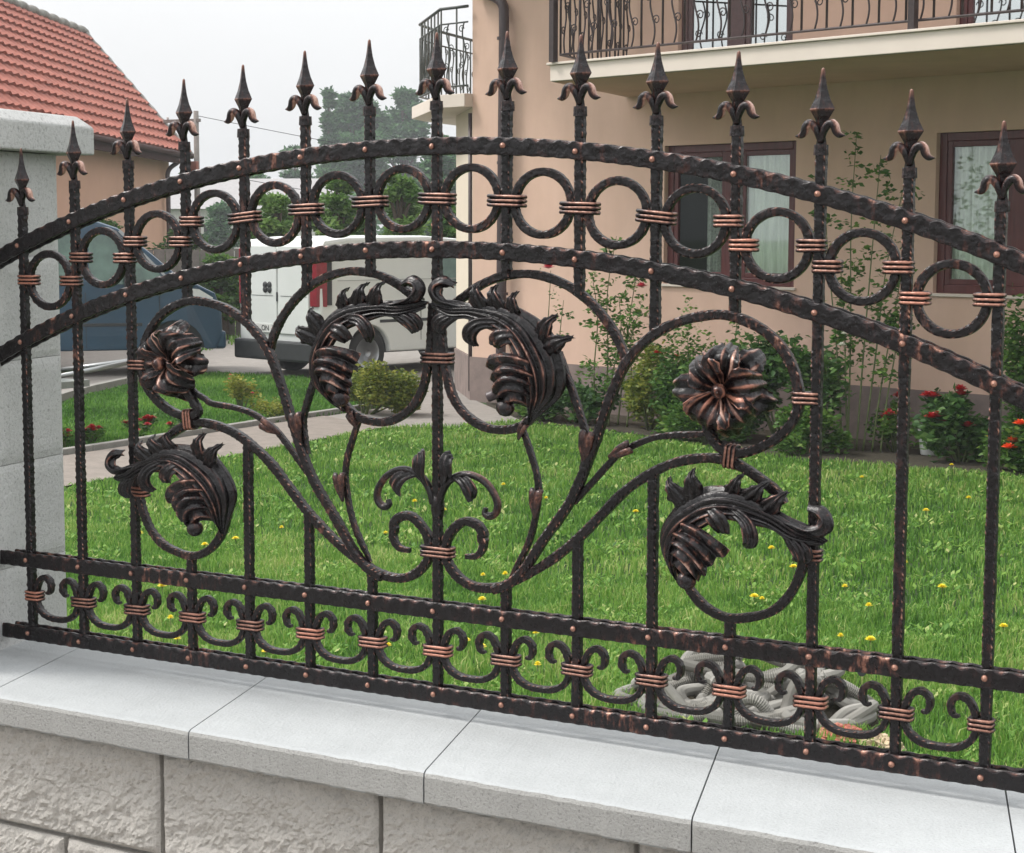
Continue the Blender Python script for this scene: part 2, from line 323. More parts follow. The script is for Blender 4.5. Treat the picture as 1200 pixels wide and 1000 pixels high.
BED = [(-8.05, 13.9), (-7.6, 13.45), (-6.3, 13.05), (-4.2, 12.1), (-2.2, 11.95), (2.5, 10.5)]
def lawn_pts(n, y0, y1):
    y = -2.32 + np.sqrt(rng.uniform((y0 + 2.32) ** 2, (y1 + 2.32) ** 2, n)); d = y + 2.32
    x = 1.47 + rng.uniform(-1.15, -.18, n) * d
    ok = (x > np.interp(y, [4, 8, 12.4, 13], [-8.0, -8.1, -8.4, -7.7])) & (y < np.interp(x, [p[0] for p in BED], [p[1] for p in BED]))
    ok &= ((x + 1.24) / .50) ** 2 + ((y - 4.36) / .36) ** 2 > 1      # bare ground under the hoses
    return np.stack([x[ok], y[ok]], 1)
def lawn(name, n, y0, y1, h0, w, label):
    p = lawn_pts(n, y0, y1); f = fbm(p[:, 0], p[:, 1], 3.0, 5); g = fbm(p[:, 0], p[:, 1], 9., 9)
    h = h0 * (.62 + .5 * rng.random(len(p)) + .28 * np.clip(g, -1, 1)); h = np.maximum(h, .012)
    f2 = fbm(p[:, 0], p[:, 1], 1.1, 77); rn = np.clip(.46 + .14 * f + .16 * g + .13 * f2 + rng.normal(0, .22, len(p)), 0, 1)
    blades(name, p, h, w * rng.uniform(.7, 1.3, len(p)), label, rn)
lawn('lawn_grass', 110000, 3.2, 6.5, .062, .0062, 'lush bright green grass of the lawn right behind the iron fence')
lawn('lawn_grass', 150000, 6.5, 14.0, .052, .0095, 'green grass of the lawn further back towards the flower bed')
# broad-leaved weeds pressed into the lawn
def weeds(n, y0, y1, size, label):
    p = lawn_pts(n * 3, y0, y1); g = fbm(p[:, 0], p[:, 1], 7., 31); p = p[g > .25][:n]; k = len(p)
    a = rng.uniform(0, 6.283, k); L_ = size * rng.uniform(.5, 1.4, k); d = np.stack([np.cos(a), np.sin(a), rng.uniform(.1, 1.1, k)], 1); d /= np.linalg.norm(d, axis=1)[:, None]; sd = np.stack([-np.sin(a), np.cos(a), np.zeros(k)], 1)
    C = np.stack([p[:, 0], p[:, 1], rng.uniform(.0, .03, k)], 1)
    V = np.stack([C, C + d * L_[:, None] * .55 + sd * L_[:, None] * .28, C + d * L_[:, None], C + d * L_[:, None] * .55 - sd * L_[:, None] * .28], 1).reshape(-1, 3)
    m = MB(); m.v = list(map(tuple, V.tolist())); m.f = [q for i in range(k) for q in ((4 * i, 4 * i + 1, 4 * i + 2), (4 * i, 4 * i + 2, 4 * i + 3))]; m.hi = [0.] * (4 * k); m.rnd = np.repeat(np.clip(rng.normal(.55, .25, k), 0, 1), 4).tolist()
    tag(m.build('lawn_weeds', GRASSM, None), label, 'weeds', kind='stuff')
weeds(26000, 3.2, 7.0, .030, 'small broad leaved weeds in the near lawn'); weeds(20000, 7.0, 13.5, .040, 'small broad leaved weeds in the far lawn')
# second lawn across the path
n = 60000; y = rng.uniform(7.5, 17.0, n); x = rng.uniform(-14.3, -9.56, n)
ok = (x > np.interp(y, [12.2, 13, 15.2, 16.9], [-12.5, -13.1, -14., -14.2])) & (y < np.interp(x, [-12.4, -9.58], [16.9, 14.3])) & (x > 2.3 - 1.17 * (y + 2.3))
p = np.stack([x[ok], y[ok]], 1); f = fbm(p[:, 0], p[:, 1], 2.2, 2)
blades('lawn_grass', p, .045 * rng.uniform(.5, 1.3, len(p)), np.full(len(p), .014), 'worn green grass of the second lawn across the path', np.clip(.25 + .22 * f + rng.normal(0, .15, len(p)), 0, 1))
# rough grass behind the vehicles
n = 16000; y = rng.uniform(20, 32, n); x = -8 + rng.uniform(-1.25, -.5, n) * y * .9
blades('meadow_grass', np.stack([x, y], 1), .12 * rng.uniform(.5, 1.3, n), np.full(n, .03), 'rough green grass behind the parked vehicles', np.clip(rng.normal(.4, .2, n), 0, 1))

# ------------------------------------------------------------------ low wall of split-face blocks with cast caps
ZF = 1.19735; CZ = ZF - .035; CF = -.262
wall = thing('low_wall', 'low garden wall of grey split face blocks under pale cap stones', 'wall', (0, 0, 0))
MB().box(-1.12, 2.3, CF + .052, .08, 0, CZ - .046).build('wall_core', MORTAR, wall, smooth=False)
def split_face(x0, x1, z0, z1, yf, yb, amp, seed, sx=None, res=.011):
    """block whose front face (towards -y) is broken rough"""
    nx = max(6, int((x1 - x0) / res)); nz = max(5, int((z1 - z0) / res)); G = np.zeros((nz + 1, nx + 1, 3))
    for j in range(nz + 1):
        for i in range(nx + 1):
            x = x0 + (x1 - x0) * i / nx; z = z0 + (z1 - z0) * j / nz
            e = min(i, nx - i, j, nz - j); k = [0.15, .75, 1][min(e, 2)]
            d = noise.fractal(Vector((x * 14 + seed, z * 16, seed * 3.1)), .40, 2.1, 8) * amp * .46 + abs(noise.noise(Vector((x * 75, z * 75, seed)))) * amp * .30
            G[j, i] = (x, yf + .004 * (1 - k) - (d + amp * .25) * k, z)
    m = MB().grid(G)
    vs = [(x0, yf + .0034, z0), (x1, yf + .0034, z0), (x1, yf + .0034, z1), (x0, yf + .0034, z1), (x0, yb, z0), (x1, yb, z0), (x1, yb, z1), (x0, yb, z1)]
    m.add(vs, [(0, 4, 5, 1), (1, 5, 6, 2), (2, 6, 7, 3), (3, 7, 4, 0), (5, 4, 7, 6)])
    return m
for r, (z0, z1, off) in enumerate([(.946, CZ - .048, -.358), (.779, .938, -.558), (.612, .771, -.358), (.445, .604, -.558), (.278, .437, -.358), (.135, .27, -.558)]):
    for k in range(-3, 7):
        x0 = off + .403 * (k - 1) + .004; x1 = x0 + .395
        if x0 < -1.2 or x0 > 2.1: continue
        split_face(x0, x1, z0, z1, CF + .036, CF + .13, .013, r * 17 + k * 3.7 + 40, res=.0045 if r < 2 else .03).build('block', SPLIT, wall, smooth=False)
for k, fx in enumerate([-1.10, -.690, -.272, .142, .543, .955, 1.37]):
    nx = [-.690, -.272, .142, .543, .955, 1.37, 1.79][k]
    fx0, fx1 = fx + .0012, nx - .0012; sk = -.112
    m = MB(); yb = .09
    # rounded arris at the front, made of short steps; the top is smooth, the front is rough
    prof = [(CF + .004, CZ - .046), (CF, CZ - .042), (CF, CZ - .007), (CF + .003, CZ - .002), (CF + .010, CZ), (yb, CZ), (yb, CZ - .046)]
    nx_ = 60; G = []
    for i in range(nx_ + 1):
        row = []
        for q, (yy, zz) in enumerate(prof):
            t = (yy - CF) / (yb - CF); x = fx0 + (fx1 - fx0) * i / nx_ + sk * t
            d = noise.noise(Vector((x * 60, zz * 60, 3))) * .0012 if q in (1, 2, 3, 4) else 0
            row.append((x, yy + d, zz + d * .6))
        G.append(row)
    m.grid(G, flip=True)
    b = len(prof); m.add(G[0], [tuple(range(b))]); m.add(G[-1], [tuple(range(b - 1, -1, -1))])
    o = m.build('cap_stone', CAPM, wall); o.data.materials.append(CAPEDGE)
    for pl in o.data.polygons:
        if abs(pl.normal.y) > .7: pl.material_index = 1
    o.data.polygons.foreach_set('use_smooth', [False] * len(o.data.polygons))

# gate pillar (its visible face is turned a little against the wall)
ang = math.atan2(.225, -.047) - math.pi / 2
pil = thing('stone_pillar', 'tall pale grey block pillar with a bevelled cap at the fence end', 'pillar', (-.900, -.025, 0), ang)
# local +y runs along the visible face, visible face at x = 0
def pil_block(y0, y1, z0, z1, seed):
    m = split_face(y0, y1, z0, z1, 0, .36, .0016, seed, res=.012)
    m.v = [(-yy, xx, zz) for xx, yy, zz in m.v]; m.f = [f for f in m.f]
    return m
zz = 2.036
for k in range(11):
    z1 = zz - k * .1835; z0 = z1 - .1825
    pil_block(-.16, .2285, max(z0, 0), z1, k * 5.3 + 2).build('block', SPLITP, pil, smooth=False)
G = MB(); a0, a1, c0, c1 = -.44, .035, -.24, .300
prof = [(0, 2.037), (0, 2.088), (.03, 2.104)]
lo = [(a0, c0), (a1, c0), (a1, c1), (a0, c1)]
vs = [(x, y, 2.038) for x, y in lo] + [(x, y, 2.088) for x, y in lo] + [(x + (.022 if x < 0 else -.022), y + (.022 if y < 0 else -.022), 2.108) for x, y in lo]
G.add(vs, [(3, 2, 1, 0), (8, 9, 10, 11)] + [(b + i, b + (i + 1) % 4, b + 4 + (i + 1) % 4, b + 4 + i) for b in (0, 4) for i in range(4)])
G.build('pillar_cap', SPLITP, pil, smooth=False, bevel=.003)

# ------------------------------------------------------------------ wrought-iron fence
fence = thing('wrought_iron_fence', 'dark hammered wrought iron fence panel with copper tints, spearheads and scrolls on the wall', 'fence', (0, 0, ZF))
Sx = .12
def hammered(path, w=.0122, seed=0, step=.0036, amp=1., taper=None, d=None):
    """square bar with hammer-dented corners swept along a path of (x, y, z)"""
    P, s = resample(path, step); n = len(P); r = random.Random(seed)
    T = np.gradient(P, axis=0); T /= np.linalg.norm(T, axis=1)[:, None] + 1e-12
    Y = np.array([0, 1., 0]); vs = []; hi = []
    per = [r.uniform(.009, .0135) for _ in range(4)]; ph = [r.uniform(0, 6.28) for _ in range(4)]; tw = r.uniform(0, 9)
    j = np.array([[noise.noise(Vector((s[i] * 75, c * 9.1, seed * 1.7))) for c in range(4)] for i in range(n)])
    for i in range(n):
        nn = np.cross(T[i], Y); nn /= np.linalg.norm(nn) + 1e-12; bb = np.cross(nn, T[i])
        k = 1. if taper is None else taper(s[i] / s[-1]); h = w / 2 * k; hd = (d or w) / 2 * k
        h *= 1 + .045 * math.sin(s[i] * 95 + seed) + .05 * noise.noise(Vector((s[i] * 130, tw, 1)))
        for c, (sa, sb) in enumerate(((1, 1), (-1, 1), (-1, -1), (1, -1))):
            dent = .5 + .5 * math.sin(2 * math.pi * s[i] / per[c] + ph[c] + 2.5 * j[i, c]); dent = .10 + .42 * dent * amp
            a = (sa * h * (1 - .42), sb * hd); b = (sa * h, sb * hd * (1 - .42)); mid = (sa * h * (1 - dent * .5), sb * hd * (1 - dent * .5))
            order = (b, mid, a) if sa * sb > 0 else (a, mid, b)
            for q, (u, v) in enumerate(order):
                vs.append(P[i] + nn * u + bb * v); hi.append(min(1., max(0., 1.25 - 3.6 * dent)) if q == 1 else .0)  # dashes on raised corners: rubbed copper with light glints painted in
    fs = [(i * 12 + k, i * 12 + (k + 1) % 12, (i + 1) * 12 + (k + 1) % 12, (i + 1) * 12 + k) for i in range(n - 1) for k in range(12)]
    fs += [tuple(range(11, -1, -1)), tuple(range((n - 1) * 12, n * 12))]
    return MB().add(vs, fs, hi)

x2 = (np.arange(8) * Sx) ** 2
A2v = [.6769, .6725, .6619, .6458, .6246, .5974, .5592, .5099]; A1v = [.827, .825, .8149, .8002, .7808, .7508, .7174, .675]
TIP = [.9929, .9885, .9775, .9613, .9440, .9164, .8848, .8413]
pa2 = np.polyfit(x2, A2v, 2); pa1 = np.polyfit(x2, A1v, 2)
arc2 = lambda x: np.polyval(pa2, x * x); arc1 = lambda x: np.polyval(pa1, x * x)

def strap(x0, x1, zf, yc, seed, h=.0262, t=.0062):
    xs = np.linspace(x0, x1, 500); P = np.stack([xs, np.zeros(500), zf(xs) if callable(zf) else np.full(500, zf)], 1)
    P, s = resample(P, .0042); n = len(P); T = np.gradient(P, axis=0); T /= np.linalg.norm(T, axis=1)[:, None]
    vs = []; hi = []; per = .0255
    for i in range(n):
        nn = np.array([-T[i][2], 0, T[i][0]]); w1 = .5 + .5 * math.sin(2 * math.pi * s[i] / per + 1.1 * noise.noise(Vector((s[i] * 14, seed, 0)))); w2 = .5 + .5 * math.sin(2 * math.pi * s[i] / per * 1.03 + seed)
        ct, cb = .0008 + .0042 * w1, .0008 + .0030 * w2; H = h / 2; top = H - .0012 * w1; bot = -H + .0010 * w2; y0, y1 = yc - t / 2, yc + t / 2
        wob = .0005 * noise.noise(Vector((s[i] * 60, seed, 4)))
        pr = [(y0 + wob, bot + cb), (y0 + wob * 2, 0), (y0 + wob, top - ct), (y0 + .0009, top - ct * .35), (y0 + .0026 * (.4 + w1 * .6), top), (y1 - .001, top), (y1, top - .001), (y1, bot + .001), (y1 - .001, bot), (y0 + .0018, bot)]
        hh = [.15, 0, .30, .95, .55, .35, .5, 0, 0, .3]
        for (yy, u), q in zip(pr, hh):
            vs.append((P[i][0] + nn[0] * u, yy, P[i][2] + nn[2] * u)); hi.append(q * ((.15 + .6 * w1 * (.5 + .5 * noise.noise(Vector((s[i] * 9, seed, 8))) + .2)) if q > .2 else 1))
    K_ = len(pr); fs = [(i * K_ + k, (i + 1) * K_ + k, (i + 1) * K_ + (k + 1) % K_, i * K_ + (k + 1) % K_) for i in range(n - 1) for k in range(K_)]
    fs += [tuple(range(K_)), tuple(range(n * K_ - 1, (n - 1) * K_ - 1, -1))]
    return MB().add(vs, fs, hi)
YS = .0103
for q, (zf, xa) in enumerate([(0., .909), (.130, .905), (arc2, .975), (arc1, .975)]):
    strap(-xa, .93, zf, -YS, q * 3.1).build('rail_strap', IRON, fence, smooth=False)
    strap(-xa + .018, .93, zf, YS, q * 3.1 + 1).build('rail_strap', IRON, fence, smooth=False)

# rivets (one mesh shared)
riv = MB().lathe([(0, .0046), (-.0012, .0045), (-.0028, .0036), (-.0038, .0020), (-.0042, .0002)], 12, axis='y', hi=[.5, .7, .9, 1, 1]).mesh('rivet', COPPER_D)
for i in range(-7, 8):
    for zf in (0., .130, float(arc2(i * Sx)), float(arc1(i * Sx))):
        o = bpy.data.objects.new('rivet', riv); COL.objects.link(o); o.parent = fence; o.location = (i * Sx + random.uniform(-.001, .001), -YS - .0028, zf + random.uniform(-.001, .001)); o.rotation_euler = (0, random.uniform(0, 6), 0)

# vertical bars; the inner ones break off at the scrollwork
BW = .0142
low_end = {0: None, 1: (.636, .178), 2: (.612, .263), 3: (.556, .366), 4: (.586, .166)}
for i in range(-7, 8):
    k = abs(i); x = i * Sx; zt = TIP[k] - .112; segs = [(-.0125, zt)]
    if k in low_end and low_end[k]: a, b = low_end[k]; segs = [(-.0125, b), (a, zt)]
    for a, b in segs:
        hammered([(x, 0, a), (x, 0, b)], BW, seed=i * 7 + 3).build('vertical_bar', IRON, fence, smooth=False)

def spear():
    m = MB(); q = math.pi / 4 * 2
    pr = [(-.112, .0078), (-.111, .0098), (-.105, .0100), (-.1035, .0082), (-.099, .0076), (-.088, .0058), (-.078, .0064), (-.067, .0095), (-.0575, .0158), (-.0535, .0184), (-.0515, .0172), (-.040, .0112), (-.026, .0066), (-.012, .0040), (-.002, .0028), (0, .0012)]
    hi = [.2, .7, .7, .2, .2, .3, .15, .15, .25, .8, .3, .12, .25, .3, .6, .8]
    m.lathe([(z, r * .96) for z, r in pr], 4, rot=q, sy=.72, hi=hi)
    m.f = m.f
    return m
sp_me = spear(); sp_me.tube([(0, 0, -.1135), (0, 0, -.100)], [.0102, .0096], 12, hi=.4); sp_me = sp_me.mesh('spearhead', IRON_LEAF, smooth=False)
def arm(sg):
    p = catmull([(0, -.002, -.097), (sg * .0040, -.004, -.084), (sg * .0095, -.005, -.0750), (sg * .0155, -.005, -.0725), (sg * .0200, -.005, -.0762), (sg * .0222, -.005, -.0830), (sg * .0265, -.005, -.0876), (sg * .0345, -.005, -.0885)], 30)
    r = np.interp(np.linspace(0, 1, 30), [0, .25, .5, .7, .88, 1], [.0042, .0054, .0060, .0056, .0042, .0006])
    m = MB(); m.tube(p, r, 10, flat=1.25)
    m.hi = [max(0, math.cos(2 * math.pi * (k % 10) / 10)) * .8 + .15 for k in range(len(m.hi))]
    return m.mesh('spear_petal', IRON_LEAF)
arms = [arm(1), arm(-1)]
for i in range(-7, 8):
    o = bpy.data.objects.new('spearhead', sp_me); COL.objects.link(o); o.parent = fence; o.location = (i * Sx, 0, TIP[abs(i)])
    o.rotation_euler = (0, random.uniform(-.012, .012), 0)
    for a in arms:
        c = bpy.data.objects.new('spear_petal', a); COL.objects.link(c); c.parent = o

# rings and clasps of the arched band
def clasp(w, zc, x, y=0., tilt=0., dd=.0185, name='clasp'):
    """three rods wrapped round the bars: each a rounded rectangle loop"""
    m = MB()
    for q in (-1, 0, 1):
        z = q * .0062; hw, hd, r = w / 2, dd / 2, .0045; loop = []
        for cx, cy, a0 in ((hw - r, hd - r, 0), (-hw + r, hd - r, 90), (-hw + r, -hd + r, 180), (hw - r, -hd + r, 270)):
            for s_ in range(5):
                t = math.radians(a0 + s_ * 22.5); loop.append((cx + r * math.cos(t), cy + r * math.sin(t), z + .0004 * random.uniform(-1, 1)))
        L_ = np.array(loop); n = len(L_); vs = []; hi = []
        for i in range(n):
            t = L_[(i + 1) % n] - L_[i - 1]; t /= np.linalg.norm(t); a = np.cross(t, (0, 0, 1))
            for k in range(8):
                th = 2 * math.pi * k / 8; vs.append(L_[i] + .0026 * (a * math.cos(th) + np.array([0, 0, 1.]) * math.sin(th) * 1.05)); hi.append(max(0., math.cos(th - .5)) ** 2 * 1.0)
        m.add(vs, [(i * 8 + k, i * 8 + (k + 1) % 8, ((i + 1) % n) * 8 + (k + 1) % 8, ((i + 1) % n) * 8 + k) for i in range(n) for k in range(8)], hi)
    m.box(-w / 2 + .003, w / 2 - .003, -dd / 2 + .002, dd / 2 - .002, -.0085, .0085)
    o = m.build(name, random.choice((COPPER, COPPER_D, COPPER_B, COPPER_D)), fence); o.location = (x, y, zc); o.rotation_euler = (0, tilt, 0); return o
RZ = [.750, .742, .728, .7165, .684, .6565, .617]
for k in range(7):
    for sg in (1, -1):
        xc = sg * (k + .5) * Sx; t = np.linspace(0, 2 * math.pi, 90); seed = k * 5 + sg
        p = np.stack([xc + .0462 * np.cos(t), 0 * t, RZ[k] + .0450 * np.sin(t)], 1)
        hammered(p, .0122, seed=seed + 60).build('ring', IRON_SCROLL, fence, smooth=False)
        # clasps
        if k in (0, 1, 2): pass
        else:
            if k != 3: clasp(.036, RZ[k], sg * (k * Sx + .0115))
            clasp(.036, RZ[k], sg * ((k + 1) * Sx - .0115))
for k in range(0, 4):
    for sg in ((1, -1) if k else (1,)):
        if k == 3: clasp(.054, (RZ[2] + RZ[3]) / 2, sg * k * Sx, tilt=sg * .10)
        else: clasp(.056, (RZ[k] + RZ[max(k - 1, 0)]) / 2, sg * k * Sx, tilt=sg * .03)

# row of little C scrolls between the lower rails
cs = [(.0345, .0745), (.0410, .0735), (.0462, .0830), (.0440, .0950), (.0335, .1010), (.0215, .0955), (.0135, .0800), (.0110, .0620), (.0190, .0430), (.0370, .0320), (.060, .0295)]
full = cs + [(.12 - a, b) for a, b in cs[-2::-1]]
full = full[:]
P3 = catmull([(a, -.001, b) for a, b in full], 150)
tp = lambda u: .45 + .55 * min(1, min(u, 1 - u) / .05)
me_s = []
for q in range(3):
    me_s.append(hammered(P3, .0098, seed=90 + q, d=.0130, taper=tp, step=.0038).mesh('c_scroll', IRON_SCROLL, smooth=False))
for i in range(-7, 7):
    o = bpy.data.objects.new('c_scroll', me_s[i % 3]); COL.objects.link(o); o.parent = fence; o.location = (i * Sx, 0, 0)
for i in range(-7, 8):
    w = .043 if abs(i) < 7 else .030
    clasp(w, .0665, i * Sx - (0 if abs(i) < 7 else .006 * (1 if i > 0 else -1)), tilt=random.uniform(-.02, .02))

# big scrolls, mirrored
SC = {
 'A': ([(.078, .247), (.081, .240), (.0785, .229), (.069, .2185), (.050, .216)][::-1] + [(.080, .254), (.070, .2655), (.050, .2695), (.033, .260), (.0185, .242), (.0145, .222), (.018, .204), (.036, .184), (.063, .172), (.098, .173), (.130, .185), (.188, .218), (.241, .260), (.278, .297), (.315, .334), (.355, .362), (.392, .380), (.431, .389), (.463, .390), (.495, .381), (.522, .366), (.545, .350), (.556, .334)], 0.000),
 'B': ([(.100, .170), (.125, .181), (.152, .206), (.187, .256), (.223, .304), (.247, .349), (.270, .406), (.292, .466), (.318, .519), (.357, .557), (.402, .579), (.453, .589), (.491, .584), (.532, .564), (.562, .530), (.5755, .488), (.571, .453), (.548, .426), (.513, .406), (.478, .400), (.455, .413), (.443, .436), (.448, .462)], -.003),
 'C': ([(.006, .595), (.0085, .560), (.0105, .530), (.014, .505), (.027, .460), (.049, .432), (.081, .4145), (.113, .411), (.145, .418), (.170, .437), (.186, .458)], -.002),
 'D': ([(.030, .596), (.050, .608), (.076, .624), (.114, .637), (.164, .640), (.214, .627), (.256, .602), (.288, .569), (.307, .538), (.316, .512)], .003),
 'E': ([(.205, .528), (.215, .505), (.231, .466), (.245, .429), (.252, .399), (.245, .352)], .003),
 'F': ([(.145, .414), (.158, .381), (.170, .344), (.171, .306), (.157, .248), (.126, .190)], .004),
 'G': ([(.232, .312), (.246, .326), (.264, .345), (.287, .370), (.311, .391), (.352, .411), (.391, .419), (.434, .423), (.448, .430)], .002),
 'H': ([(.5855, .292), (.587, .275), (.584, .246), (.568, .211), (.542, .185), (.504, .172), (.473, .1695), (.440, .183), (.415, .210), (.401, .245), (.398, .281), (.404, .306)], -.002),
}
thin = {'E': .0105, 'F': .0092, 'G': .0092, 'C': .0128, 'H': .0128, 'A': .0138, 'B': .0138, 'D': .0128}
for sg in (1, -1):
    for q, (nm, (pts, yy)) in enumerate(SC.items()):
        if nm == 'B' and sg < 0: pts = pts[:-3] + [(.459, .408), (.468, .425), (.488, .447)]
        if nm == 'G' and sg < 0: pts = pts + [(.465, .438), (.480, .452)]
        P = catmull([(sg * a, yy, b) for a, b in pts], 40 + len(pts) * 10)
        tpr = (lambda u: .55 + .45 * min(1, u / .06)) if nm == 'A' else ((lambda u: .6 + .4 * min(1, (1 - u) / .1)) if nm in 'GF' else None)
        hammered(P, thin[nm], seed=q * 3 + sg + 20, amp=1.2, taper=tpr).build('scroll', IRON_SCROLL, fence, smooth=False)
    clasp(.034, .480, sg * .5855, tilt=0); clasp(.036, .268, sg * .5915); clasp(.030, .395, sg * .478, tilt=math.pi / 2 + sg * .1, dd=.020)
clasp(.049, .513, 0, dd=.0185); clasp(.052, .219, 0, dd=.019)
# welded bulbs where stems meet
def bud(x, z, sg, rot, sc=1.):
    """small folded leaf wrapped round a stem"""
    m = MB()
    for dq in (-1, 1):
        p = [(0, -.002, -.026), (dq * .002, -.006, -.010), (dq * .004, -.008, .004), (dq * .006, -.008, .016), (dq * .011, -.004, .021)]
        P = catmull([(a * sc, b, c * sc) for a, b, c in p], 16); r = np.interp(np.linspace(0, 1, 16), [0, .4, .8, 1], [.003, .0072, .0062, .0018]) * sc
        m.tube(P, r, 8, flat=.55)
    m.hi = [random.random() * .3 + .25 for _ in m.hi]
    o = m.build('bud', IRON_LEAF, fence); o.location = (sg * x, -.003, z); o.rotation_euler = (0, rot * sg, 0)
for sg in (1, -1):
    bud(.256, .396, sg, .15, 1.05); bud(.174, .308, sg, .1, .95); bud(.311, .392, sg, 1.1, .85); bud(.150, .412, sg, .5, .6)

# ribbed sheet-metal leaves
def ribsheet(m, guides, ribs, amp, nu=40, nv=26, thick=.0016, taper=True, edge=0., seed=0, hk=1.25, rimh=.22):
    C = np.array([catmull(g, nu) for g in guides])                         # (k, nu, 3)
    G = np.array([catmull(C[:, i], nv) for i in range(nu)])                # (nu, nv, 3)
    u = np.linspace(0, 1, nu)[:, None]; v = np.linspace(0, 1, nv)[None, :]
    du = np.gradient(G, axis=0); dv = np.gradient(G, axis=1); Nn = np.cross(du, dv); Nn /= np.linalg.norm(Nn, axis=2)[..., None] + 1e-12
    if Nn[..., 1].mean() > 0: Nn = -Nn
    env = (np.sin(math.pi * np.clip(u, .03, .97)) ** .45) if taper else np.ones_like(u)
    w = np.cos(2 * math.pi * ribs * v + .8 * np.sin(3 * u + seed)); rid = (1 - 2 * np.abs(((ribs * v + .12 * np.sin(3 * u + seed)) % 1.) * 2 - 1) ** 1.3) * env
    G = G + Nn * (amp * rid)[..., None]
    if edge: G = G + Nn * (edge * np.sin(u * 26 + seed) * (np.abs(v - .5) * 2) ** 3)[..., None]
    hi = np.clip(np.clip(rid * .5 + .5, 0, 1) ** 5 * .95 * hk * env * (.6 + .4 * np.sin(u * 7 + seed + v * 5)) + .02, 0, 1) * np.ones_like(G[..., 0])
    rim = (np.abs(v - .5) > .46) | (u > .97); hi = np.where(rim, rimh, hi)
    back = G - Nn * thick
    fl = np.cross(G[1, 0] - G[0, 0], G[0, 1] - G[0, 0]) @ Nn[0, 0] < 0
    m.grid(G, hi, flip=fl); m.grid(back, hi * .3, flip=not fl)
    # rim
    ring = [(i, 0) for i in range(nu)] + [(nu - 1, j) for j in range(1, nv)] + [(i, nv - 1) for i in range(nu - 2, -1, -1)] + [(0, j) for j in range(nv - 2, 0, -1)]
    vs = [G[i, j] for i, j in ring] + [back[i, j] for i, j in ring]; n = len(ring)
    m.add(vs, [(i, (i + 1) % n, n + (i + 1) % n, n + i) for i in range(n)], [.8] * (2 * n))

def spike(m, b1, b2, ap, curl=.010, ribs=2):
    """pointed leaflet curling away at its tip"""
    b1, b2, ap = map(np.array, (b1, b2, ap)); mid = (b1 + b2) / 2; ax = ap - mid; L_ = np.linalg.norm(ax); ax = ax / L_; mid = mid - ax * .014; L_ = L_ * 1.05 + .014; sd = (b2 - b1) / 2 * 1.15
    gs = []
    for v in (-1, -.35, .35, 1):
        base = mid + sd * v; g = []
        for t, wd, yb in ((0, .75, -.006), (.35, 1.12, -.010), (.62, .92, -.013), (.85, .50, -.012), (1.0, .30, -.004), (1.10, .16, curl * .6)):
            g.append((mid[0] + ax[0] * L_ * t + sd[0] * v * wd, -.016 + yb - .005 * (1 - v * v) , mid[1] + ax[1] * L_ * t + sd[1] * v * wd))
        gs.append(g)
    ribsheet(m, gs, 3, .0018, 22, 22, edge=.0022)

